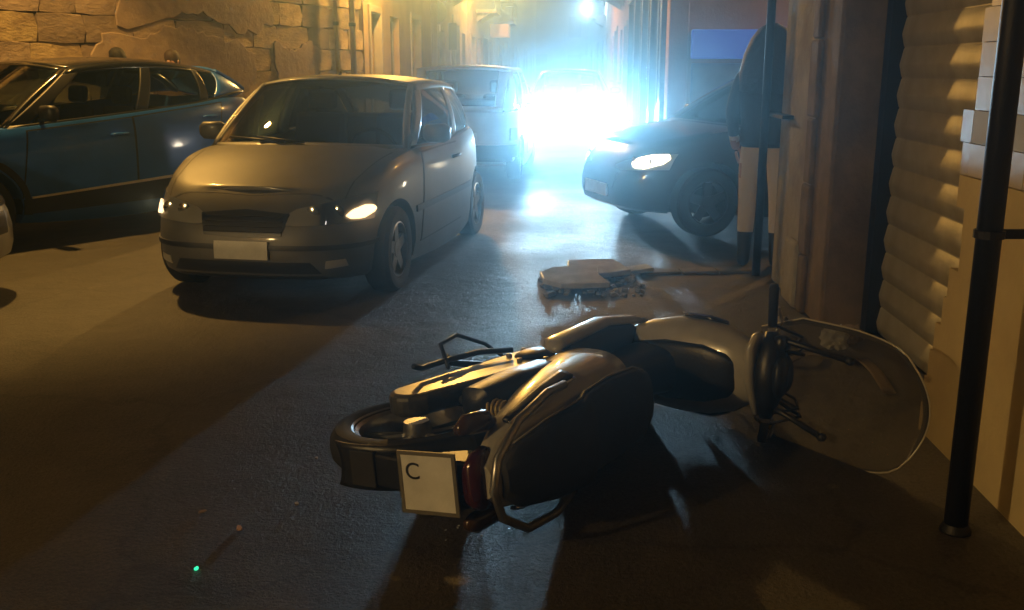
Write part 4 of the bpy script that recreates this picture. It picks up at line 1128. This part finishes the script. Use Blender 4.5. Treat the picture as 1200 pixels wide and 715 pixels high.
for sd in (1, -1):
    def ln(u, v, sd=sd):
        z_ = .60 + .24 * u; wv = math.sin(math.pi * u) ** 0.7 * 0.055
        x_ = 1.115 - 0.06 * (u - .4) + (v - .5) * 2 * wv
        hx = float(np.interp(z_, [q[0] for q in apron], [q[3] for q in apron])); hy = float(np.interp(z_, [q[0] for q in apron], [q[4] for q in apron])); cx = float(np.interp(z_, [q[0] for q in apron], [q[1] for q in apron]))
        k = min(abs((x_ - cx) / hx), .97)
        return (x_, sd * (hy * (1 - k ** 2.5) ** .4 + 0.004), z_)
    MB().shell(ln, 16, 8, -0.012 * sd).build('front_indicator', mat('smoked_lens', (0.02, 0.02, 0.025), 0.12, coat=0.6), sc, True)
MB().loft([(.5, 0, .45, .12, .12), (.62, 0, .47, .10, .13), (.8, 0, .48, .09, .13), (.95, 0, .52, .10, .15), (1.03, 0, .55, .11, .15)], 'X', 24, 3).build('footwell_filler', SBLK, sc, 60)  # added dark filler, keeps headlight beams from passing through the footwell
# fork, front mudguard
fk = MB()
for sd in (1, -1): fk.tube([(1.34, sd * .075, WR), (1.30, sd * .075, .42), (1.12, sd * .07, .80)], [.02, .022, .022], 10)
stv(fk).build('fork', ALU, sc, True)
def fm(u, v):
    a = R(-55 + 150 * u); r = .335; y = (v - .5) * .15
    return ST @ Vector((1.34 - r * math.sin(a), y, WR + (r + .02 * (1 - (2 * v - 1) ** 2)) * math.cos(a)))
MB().shell(fm, 22, 8, 0.006).build('front_mudguard', CREAM, sc, True)
# handlebar
hs = MB().loft([(-.17, 1.0, 1.03, .022, .022), (-.12, 1.0, 1.035, .045, .035), (-.06, 1.01, 1.035, .085, .05), (0, 1.02, 1.035, .095, .055), (.06, 1.01, 1.035, .085, .05), (.12, 1.0, 1.035, .045, .035), (.17, 1.0, 1.03, .022, .022)], 'Y', 24, 2.6)
hb_o = stv(hs).build('handlebar_cover', SBLK, sc, True)
MB().loft([(-.15, 1.0, 0.985, .05, .018), (0, 1.02, 0.965, .09, .03), (.12, 1.0, 0.98, .07, .022), (.17, .98, 1.0, .03, .012)], 'Y', 16, 2.4).build('handlebar_trim', CREAM, hb_o, True)
hl = stv(MB().loft([(1.08, 0, 1.04, .085, .06), (1.115, 0, 1.035, .075, .05), (1.13, 0, 1.03, .04, .025)], 'X', 24, 2.4)).build('headlight', mat('lamp_dark_glass', (0.08, 0.085, 0.09), 0.08, coat=1.0), hb_o, True)
for sd in (1, -1):
    stv(MB().tube([(1.0, sd * .19, 1.03), (.985, sd * (.34 if sd > 0 else .25), 1.03), (.982, sd * (.355 if sd > 0 else .265), 1.03)], [.018, .019, .015], 12)).build('grip', RUBBER, sc, True)
    stv(MB().tube([(1.03, sd * .17, 1.035), (1.07, sd * .2, 1.04), (1.065, sd * .235, 1.035), (1.05, sd * .262, 1.03)], .007, 8)).build('brake_lever', ALU, sc, True)
    yy = (.10 if sd > 0 else -.20)
    stv(MB().tube([(1.0, sd * .13, 1.06), (1.0, sd * .14, 1.10), (.975, yy, 1.34 if sd > 0 else 1.26)], [.013, .012, .011], 10)).build('mirror_stem', SBLK, sc, True)
    stv(MB().lathe([(0, .018), (.013, .013), (.018, 0), (.013, -.013), (0, -.018)], (.974, yy, 1.345 if sd > 0 else 1.265), 'Z', 12)).build('stem_knob', SBLK, sc, True)
for k, (y0, y1, bend) in enumerate(((.19, .06, .10), (.15, .03, .14), (-.16, -.05, .12), (-.2, -.08, .16))):
    stv(MB().tube([(1.04, y0, 1.03), (1.09, y0 * .8, 1.09 + bend * .3), (1.16, (y0 + y1) / 2, 1.06 + bend * .2), (1.15, y1, .95), (1.10, y1, .85)], .006, 6)).build('control_cable', SBLK, sc, True)
stv(MB().loft([(1.05, 1.0, .13, .03, .028), (1.075, 1.0, .13, .034, .03), (1.095, 1.0, .13, .03, .026)], 'Z', 14, 4)).build('brake_reservoir', SBLK, sc, True)
stv(MB().loft([(1.05, 1.0, 0, .05, .07), (1.085, .985, 0, .06, .085), (1.10, .975, 0, .05, .07)], 'Z', 20, 2.6)).build('instrument_panel', SBLK, sc, True)
MB().tube([(-.31, .102, .768), (-.15, .133, .783), (0, .143, .788), (.05, .145, .783), (.12, .145, .75), (.3, .15, .733), (.48, .138, .728), (.585, .10, .71)], .004, 6).build('seat_piping', mat('grey_piping', (0.2, 0.19, 0.18), 0.5), sc, True)
# windscreen
SCREEN = glass('scooter_screen', (0.84, 0.83, 0.78), 0.08, 1.4, 0.2)
def wsf(u, v):
    k = u * 2 - 1
    top = 1.64
    z_ = 0.93 + v * (top - .93)
    wv = .26 * (1 - max(0, v - .55) ** 2 * 1.1) if v > .55 else .19 + .07 * min(1, v / .3)
    if v > .86: wv *= math.sqrt(max(0, 1 - ((v - .86) / .15) ** 2)) * .35 + .65
    y_ = k * wv
    return ST @ Vector((1.17 - .30 * (z_ - .93) - .7 * y_ * y_, y_ - .05 * (z_ - .93) - .02, z_ - .05 * k * k * v))
MB().shell(wsf, 24, 20, 0.004).build('windscreen', SCREEN, sc, True)
edge = [wsf(0, v) for v in np.linspace(0, 1, 21)] + [wsf(u, 1) for u in np.linspace(0.05, 1, 20)] + [wsf(1, v) for v in np.linspace(.95, 0, 20)]
MB().tube(edge, .0038, 6, False).build('screen_edge', mat('acrylic_edge', (0.5, 0.47, 0.38), 0.2, coat=0.5), sc, True)
for sd in (1, -1): MB().tube([ST @ Vector((1.03, sd * .1, 1.06)), ST @ Vector((1.12, sd * .12 - .04, 1.12))], .008, 8).build('screen_bracket', SBLK, sc, True)

# ------------------------------------------------------------------ people
def person(label, loc, rz, H, jacket, trousers, boots, skin, hair, long_hair=True):
    t = thing('person', label, 'person', loc, rz)
    k = H / 1.75
    # skeleton: x right of body, y forward
    J = {}
    def V(n, x, y, z, r): J[n] = (Vector((x, y, z)) * k, r * k)
    V('pel', 0, 0, .95, .145); V('waist', 0, .0, 1.08, .135); V('chest', 0, .01, 1.27, .155); V('neckb', 0, -.01, 1.44, .085); V('neck', 0, .0, 1.50, .055); V('head', 0, .015, 1.60, .085); V('crown', 0, .01, 1.70, .06)
    for s_, nme in ((1, 'r'), (-1, 'l')):
        V(nme + 'hip', s_ * .095, 0, .88, .105); V(nme + 'knee', s_ * .11, .02, .50, .072); V(nme + 'calf', s_ * .112, -.01, .34, .066); V(nme + 'ank', s_ * .115, -.02, .10, .052); V(nme + 'heel', s_ * .117, -.02, .05, .05); V(nme + 'toe', s_ * .125, .15, .035, .035)
        V(nme + 'sh', s_ * .185, -.01, 1.40, .072); V(nme + 'el', s_ * .255, .0, 1.13, .055); V(nme + 'wr', s_ * .225, .11, .92, .038); V(nme + 'palm', s_ * .215, .145, .86, .034)
    order = list(J)
    E = [('pel', 'waist'), ('waist', 'chest'), ('chest', 'neckb'), ('neckb', 'neck'), ('neck', 'head'), ('head', 'crown')]
    for n in 'rl':
        E += [('pel', n + 'hip'), (n + 'hip', n + 'knee'), (n + 'knee', n + 'calf'), (n + 'calf', n + 'ank'), (n + 'ank', n + 'heel'), (n + 'heel', n + 'toe'), ('neckb', n + 'sh'), (n + 'sh', n + 'el'), (n + 'el', n + 'wr'), (n + 'wr', n + 'palm')]
    me = bpy.data.meshes.new('body'); me.from_pydata([J[n][0] for n in order], [(order.index(a), order.index(b)) for a, b in E], [])
    o = bpy.data.objects.new('body', me); COL.objects.link(o)
    sk = o.modifiers.new('s', 'SKIN'); sk.use_smooth_shade = True
    for i, n in enumerate(order):
        me.skin_vertices[0].data[i].radius = (J[n][1], J[n][1] * (0.8 if n in ('chest', 'waist', 'pel') else 1)); me.skin_vertices[0].data[i].use_root = (n == 'pel')
    o.modifiers.new('ss', 'SUBSURF').levels = 2
    bpy.context.view_layer.update()
    nm = bpy.data.meshes.new_from_object(o.evaluated_get(bpy.context.evaluated_depsgraph_get()))
    bpy.data.objects.remove(o)
    # fingers join the same mesh
    fm_ = MB()
    for s_, n in ((1, 'r'), (-1, 'l')):
        p = J[n + 'palm'][0]
        for q in range(4):
            f0 = p + Vector((s_ * 0.0, -.028 + .018 * q, -.015)) * k; L_ = (.07, .082, .086, .07)[q]
            fm_.tube([f0, f0 + Vector((-s_ * .008, .008, -L_ * .5)) * k, f0 + Vector((-s_ * .022, .006, -L_)) * k], [.009 * k, .0085 * k, .006 * k], 8)
        f0 = p + Vector((-s_ * .012, .03, .01)) * k
        fm_.tube([f0, f0 + Vector((-s_ * .018, .022, -.03)) * k, f0 + Vector((-s_ * .022, .022, -.06)) * k], [.011 * k, .01 * k, .007 * k], 8)
    # face: nose, ears, brow
    hc = J['head'][0]
    fm_.loft([(hc.z - .03 * k, hc.x, hc.y + .088 * k, .014 * k, .016 * k), (hc.z + .02 * k, hc.x, hc.y + .082 * k, .008 * k, .008 * k)], 'Z', 10)
    for s_ in (1, -1): fm_.loft([(hc.z - .03 * k, hc.x + s_ * .083 * k, hc.y - .01 * k, .006 * k, .01 * k), (hc.z, hc.x + s_ * .09 * k, hc.y - .012 * k, .01 * k, .018 * k), (hc.z + .03 * k, hc.x + s_ * .085 * k, hc.y - .01 * k, .006 * k, .014 * k)], 'Z', 10)
    bm = bmesh.new(); bm.from_mesh(nm); fme = fm_.mesh('f'); bm.from_mesh(fme); bm.to_mesh(nm); bm.free()
    nm.materials.clear()
    for m_ in (jacket, trousers, boots, skin): nm.materials.append(m_)
    for p in nm.polygons:
        c_ = p.center / k; p.use_smooth = True
        if c_.z < .27: p.material_index = 2
        elif abs(c_.x) > .17 and c_.z < .93: p.material_index = 3
        elif c_.z < .97: p.material_index = 1
        elif c_.z > 1.49: p.material_index = 3
        else: p.material_index = 0
    link('body', nm, None, t)
    # coat and hair
    MB().loft([(.90 * k, 0, 0, .175 * k, .135 * k), (.93 * k, 0, 0, .19 * k, .15 * k), (1.08 * k, 0, 0, .185 * k, .15 * k), (1.27 * k, 0, .005, .215 * k, .165 * k), (1.40 * k, 0, -.01, .20 * k, .13 * k), (1.48 * k, 0, -.015, .10 * k, .09 * k)], 'Z', 28, 2.4).build('coat', jacket, t, True)
    if long_hair:
        mb = MB().loft([(1.24 * k, 0, -.07 * k, .12 * k, .06 * k), (1.30 * k, 0, -.07 * k, .205 * k, .11 * k), (1.42 * k, 0, -.06 * k, .215 * k, .14 * k), (1.55 * k, 0, -.04 * k, .19 * k, .15 * k), (1.66 * k, 0, -.02 * k, .145 * k, .13 * k), (1.73 * k, 0, -.01 * k, .095 * k, .09 * k), (1.765 * k, 0, -.005 * k, .03 * k, .03 * k)], 'Z', 24, 2.1)
    else:
        mb = MB().loft([(1.56 * k, 0, -.03 * k, .088 * k, .08 * k), (1.64 * k, 0, -.01 * k, .098 * k, .1 * k), (1.71 * k, 0, .0, .088 * k, .09 * k), (1.75 * k, 0, 0, .05 * k, .05 * k), (1.76 * k, 0, 0, .01, .01)], 'Z', 24, 2.1)
    mb.build('hair', hair, t, True)
    for s_ in (1, -1):
        MB().lathe([(0, .008), (.008, .006), (.011, 0)], (hc.x + s_ * .032 * k, hc.y + .078 * k, hc.z + .012 * k), 'Y', 10).build('eye', mat('eye_dark', (0.03, 0.02, 0.02), 0.2), t, True)
    return t
CLOTH_D = mat('dark_cloth', (0.018, 0.02, 0.024), 0.85, bump=0.3, bscale=40)
CLOTH_B = mat('beige_cloth', (0.72, 0.66, 0.56), 0.85, bump=0.4, bscale=18)
CLOTH_BR = mat('brown_cloth', (0.1, 0.06, 0.04), 0.85)
SKIN = mat('skin', (0.45, 0.27, 0.19), 0.55)
HAIR = mat('dark_hair', (0.012, 0.01, 0.009), 0.6, bump=0.6, bscale=60)
HAIRB = mat('brown_hair', (0.05, 0.03, 0.02), 0.6, bump=0.6, bscale=60)
person('person in dark coat and beige trousers half hidden by the wall corner', (1.90, 7.42, 0), R(-15), 1.80, CLOTH_D, CLOTH_B, mat('boots', (0.015, 0.014, 0.013), 0.5), SKIN, HAIR)
person('person behind the blue crossover, dark hair showing above the roof', (-4.76, 12.2, 0), R(160), 1.73, CLOTH_D, CLOTH_D, MATS['boots'], SKIN, HAIR, False)
person('person behind the blue crossover, brown hair just above the roof', (-4.37, 13.0, 0), R(170), 1.72, CLOTH_BR, CLOTH_D, MATS['boots'], SKIN, HAIRB, False)

# ------------------------------------------------------------------ poles and signs
pt = thing('sign_pole', 'dark metal pole standing close to the yellow tiled wall', 'pole', (1.475, 3.0, 0))
MB().tube([(0, 0, 0), (0, 0, 3.4)], 0.038, 18).build('post', IRON, pt, True)
MB().lathe([(0.0385, 0.0), (0.05, 0.0), (0.05, 0.006), (0.044, 0.02), (0.0385, 0.03)], (0, 0, 0), 'Z', 18).build('base', IRON, pt, True)
cl = MB().lathe([(0.0385, -.012), (0.046, -.012), (0.046, .012), (0.0385, .012)], (0, 0, 1.0), 'Z', 16, True).b2((0.04, -0.006, 0.985), (0.2, 0.006, 1.015)).build('clamp', IRON, pt)

def traffic_sign(label, loc, kind):
    t = thing('traffic_sign', label, 'traffic sign', loc, 0)
    MB().tube([(0, 0, 0), (0, 0, 3.25 if kind == 'round' else 3.0)], 0.03, 12).build('post', mat('galvanised', (0.25, 0.25, 0.26), 0.5, 0.6), t, True)
    GREYB = mat('sign_back', (0.11, 0.11, 0.12), 0.6)
    if kind == 'round':
        MB().lathe([(0, -.045), (.29, -.045), (.3, -.04), (.3, -.03), (0, -.03)], (0, 0, 2.95), 'Y', 32).build('disc', GREYB, t)
        MB().b2((-.13, -.046, 2.45), (.13, -.034, 2.62)).build('small_plate', PLATE, t)
    else:
        MB().b2((-.12, -.05, 2.0), (.12, -.034, 2.75)).build('panel', GREYB, t, bevel=0.01)
    return t
traffic_sign('round grey-backed traffic sign on a post by the left houses', (-2.05, 27.5, 0), 'round')
traffic_sign('narrow dark sign panel on a post just right of the round sign', (-1.72, 29.5, 0), 'panel')

# shop awning halfway
aw = thing('shop_awning', 'small orange lit shop sign jutting from the tan house', 'shop sign', (-0.85, 41.5, 2.7), st_rz)
MB().b2((-0.6, -0.75, 0), (0.6, 0.0, 0.5)).build('sign_glow_box', mat('orange_sign', (0.6, 0.3, 0.1), 0.5, emit=(1.0, 0.55, 0.25), estr=0.25), aw, bevel=0.02)
MB().tube([(0, 0.05, 0.45), (0, -0.5, 0.56)], 0.02, 8).build('bracket', IRON, aw)

# ------------------------------------------------------------------ broken slabs, rubble and litter
SLAB = mat('pale_slab', (0.6, 0.58, 0.55), 0.17, col2=(0.42, 0.4, 0.38), scale=6, bump=0.2, bscale=25)
def slab(label, loc, size, rz, tilt=(0, 0)):
    rr = random.Random(int(loc[0] * 1000)); w, d, h_ = size
    poly = []
    for k in range(9):
        a = 2 * math.pi * k / 9; r_ = 1 / max(abs(math.cos(a)), abs(math.sin(a))) * rr.uniform(.82, 1)
        poly.append((w / 2 * math.cos(a) * r_, d / 2 * math.sin(a) * r_))
    o = MB().prism(poly, -h_ / 2, h_ / 2, 'Z').build('stone_slab', SLAB, None, bevel=0.008)
    o.location = loc; o.rotation_euler = (tilt[0], tilt[1], rz)
    return tag(o, label, 'stone slab', 'broken slabs behind the scooter')
slab('largest pale broken slab lying flat behind the fallen scooter', (.42, 6.72, .075), (.46, .5, .04), .1, (R(4.6), 0))
slab('pale broken slab farthest back behind the fallen scooter', (.62, 7.05, .07), (.5, .42, .04), .4, (R(4.4), R(1)))
slab('small pale slab fragment at the right of the broken slabs', (.86, 7.15, .035), (.42, .2, .03), .25, (0, R(-4)))
rub = MB(); rr = random.Random(3)
for k in range(150):
    x = rr.uniform(.2, .92); y = rr.uniform(6.42, 7.1); s_ = rr.uniform(.01, .04)
    M = Matrix.Rotation(rr.uniform(0, 3), 3, 'Z') @ Matrix.Rotation(rr.uniform(-.6, .6), 3, 'X')
    rub.box((x, y, s_ * .35), (s_ * 1.3, s_, s_ * .8), M)
o = rub.build('rubble', mat('rubble_stone', (0.32, 0.31, 0.29), 0.7, col2=(0.2, 0.19, 0.18), scale=20, bump=0.3), None, bevel=0.004)
tag(o, 'loose stone rubble under the broken slabs', 'rubble', kind='stuff')
# low kerb across the mouth of the side street
kb = thing('kerb', 'low worn kerb between the broken slabs and the wall corner', 'kerb', (0.95, 7.2, 0), math.atan2(0.09, 0.9))
x = 0
KM = mat('kerb_stone', (0.2, 0.19, 0.18), 0.7, col2=(0.13, 0.125, 0.12), scale=5, bump=0.4)
for w in (.32, .28, .3):
    MB().b2((x, -.07, 0), (x + w - .01, .07, .022)).build('kerb_stone', KM, kb, bevel=.006); x += w

# litter by the wall
def crumple(name, label, cat, loc, s_, m, seed, flat=.7):
    bm = bmesh.new(); bmesh.ops.create_icosphere(bm, subdivisions=3, radius=s_)
    rr = random.Random(seed)
    for v in bm.verts:
        v.co *= rr.uniform(.62, 1.12); v.co.z *= flat; v.co.y *= .75
    me = bpy.data.meshes.new(name); bm.to_mesh(me); bm.free()
    o = link(name, me, m); o.location = (loc[0], loc[1], s_ * flat * .8)
    return tag(o, label, cat)
crumple('plastic_bag', 'crumpled whitish plastic bag on the ground by the shutter', 'plastic bag', (1.77, 5.18), .085, mat('bag_plastic', (0.6, 0.62, 0.65), 0.35), 4, .9)
crumple('paper_ball', 'brownish crumpled paper beside the whitish plastic bag', 'paper', (1.90, 5.3), .07, mat('brown_paper', (0.3, 0.24, 0.18), 0.8), 8, .9)
def strip(name, label, p0, p1, w, m, lift=.02):
    d = Vector((p1[0] - p0[0], p1[1] - p0[1], 0)); n = Vector((-d.y, d.x, 0)).normalized() * w
    o = MB().shell(lambda u, v: Vector((p0[0], p0[1], .006)) + d * u + n * (v - .5) + Vector((0, 0, lift * math.sin(math.pi * u) + .012 * abs(v - .5))), 10, 3, 0.004).build(name, m, None, True)
    return tag(o, label, 'debris', 'broken scooter pieces by the wall')
FRAG = mat('broken_plastic', (0.5, 0.46, 0.38), 0.35, coat=.3)
strip('plastic_fragment', 'pale curved plastic fragment behind the scooter handlebar', (1.47, 5.35), (1.62, 5.65), .07, FRAG, .09)
strip('plastic_fragment', 'long pale plastic fragment lying flat beside the handlebar', (1.42, 4.88), (1.66, 5.0), .05, FRAG, .03)
strip('wood_strip', 'pale wooden lath leaning out from the shutter', (1.84, 4.95), (1.78, 4.4), .06, mat('pale_wood', (0.4, 0.3, 0.18), 0.6), .02)
def bit(name, label, loc, s_, m, seed, grp='small debris on the open road'):
    rr = random.Random(seed)
    poly = [(s_ * rr.uniform(.6, 1) * math.cos(a), s_ * .6 * rr.uniform(.6, 1) * math.sin(a)) for a in np.linspace(0, 5.4, 7)]
    o = MB().prism(poly, 0, s_ * .35, 'Z').build(name, m, None, bevel=.002); o.location = (loc[0], loc[1], .002); o.rotation_euler = (0, 0, rr.uniform(0, 3))
    return tag(o, label, 'debris', grp)
bit('stone_chip', 'reddish chip on the road, nearest the green glint', (-.91, 3.01), .022, mat('chip_red', (0.45, 0.27, 0.18), 0.6), 2)
bit('stone_chip', 'thin pale chip on the road left of the scooter wheel', (-.76, 3.2), .018, mat('chip_pale', (0.5, 0.42, 0.32), 0.6), 3)
bit('stone_chip', 'dull chip on the road, leftmost of the scattered bits', (-1.07, 3.14), .018, mat('chip_dull', (0.3, 0.2, 0.13), 0.6), 4)
bit('stone_chip', 'small pale chip just left of the scooter rear wheel', (-.77, 3.62), .014, MATS['chip_pale'], 5)
bit('green_led', 'tiny glowing green light on the road at lower left', (-.97, 2.74), .014, emit('green_glow', (0.05, 1.0, 0.45), 1.4), 6)
gl = MB(); rr = random.Random(12)
for k in range(16):
    x, y = -.12 + rr.gauss(0, .07), 2.98 + rr.gauss(0, .09); s_ = rr.uniform(.003, .006)
    gl.box((x, y, s_ * .5), (s_, s_ * 1.4, s_ * .5), Matrix.Rotation(rr.uniform(0, 3), 3, 'Z') @ Matrix.Rotation(rr.uniform(-.7, .7), 3, 'X'))
o = gl.build('glass_shards', mat('shard_glass', (0.55, 0.62, 0.65), 0.1, coat=1.0))
tag(o, 'scattered glass shards under the scooter number plate', 'glass shards', kind='stuff')

# ------------------------------------------------------------------ haze added to imitate lens glow and flare
hz = MB().b2((-45, -12, -1), (45, 125, 9.6)).build('haze', None)
tag(hz, 'thin haze added to imitate lens glow around the headlights', 'haze', kind='stuff')
hm = bpy.data.materials.new('haze'); hm.use_nodes = True
nt = hm.node_tree; nt.nodes.remove(nt.nodes['Principled BSDF'])
pv = nt.nodes.new('ShaderNodeVolumePrincipled')
pv.inputs['Color'].default_value = (0.52, 0.82, 1.0, 1)
pv.inputs['Density'].default_value = 0.019
pv.inputs['Anisotropy'].default_value = 0.925
nt.links.new(pv.outputs[0], nt.nodes['Material Output'].inputs['Volume'])
hz.data.materials.clear(); hz.data.materials.append(hm)
hz.visible_shadow = True
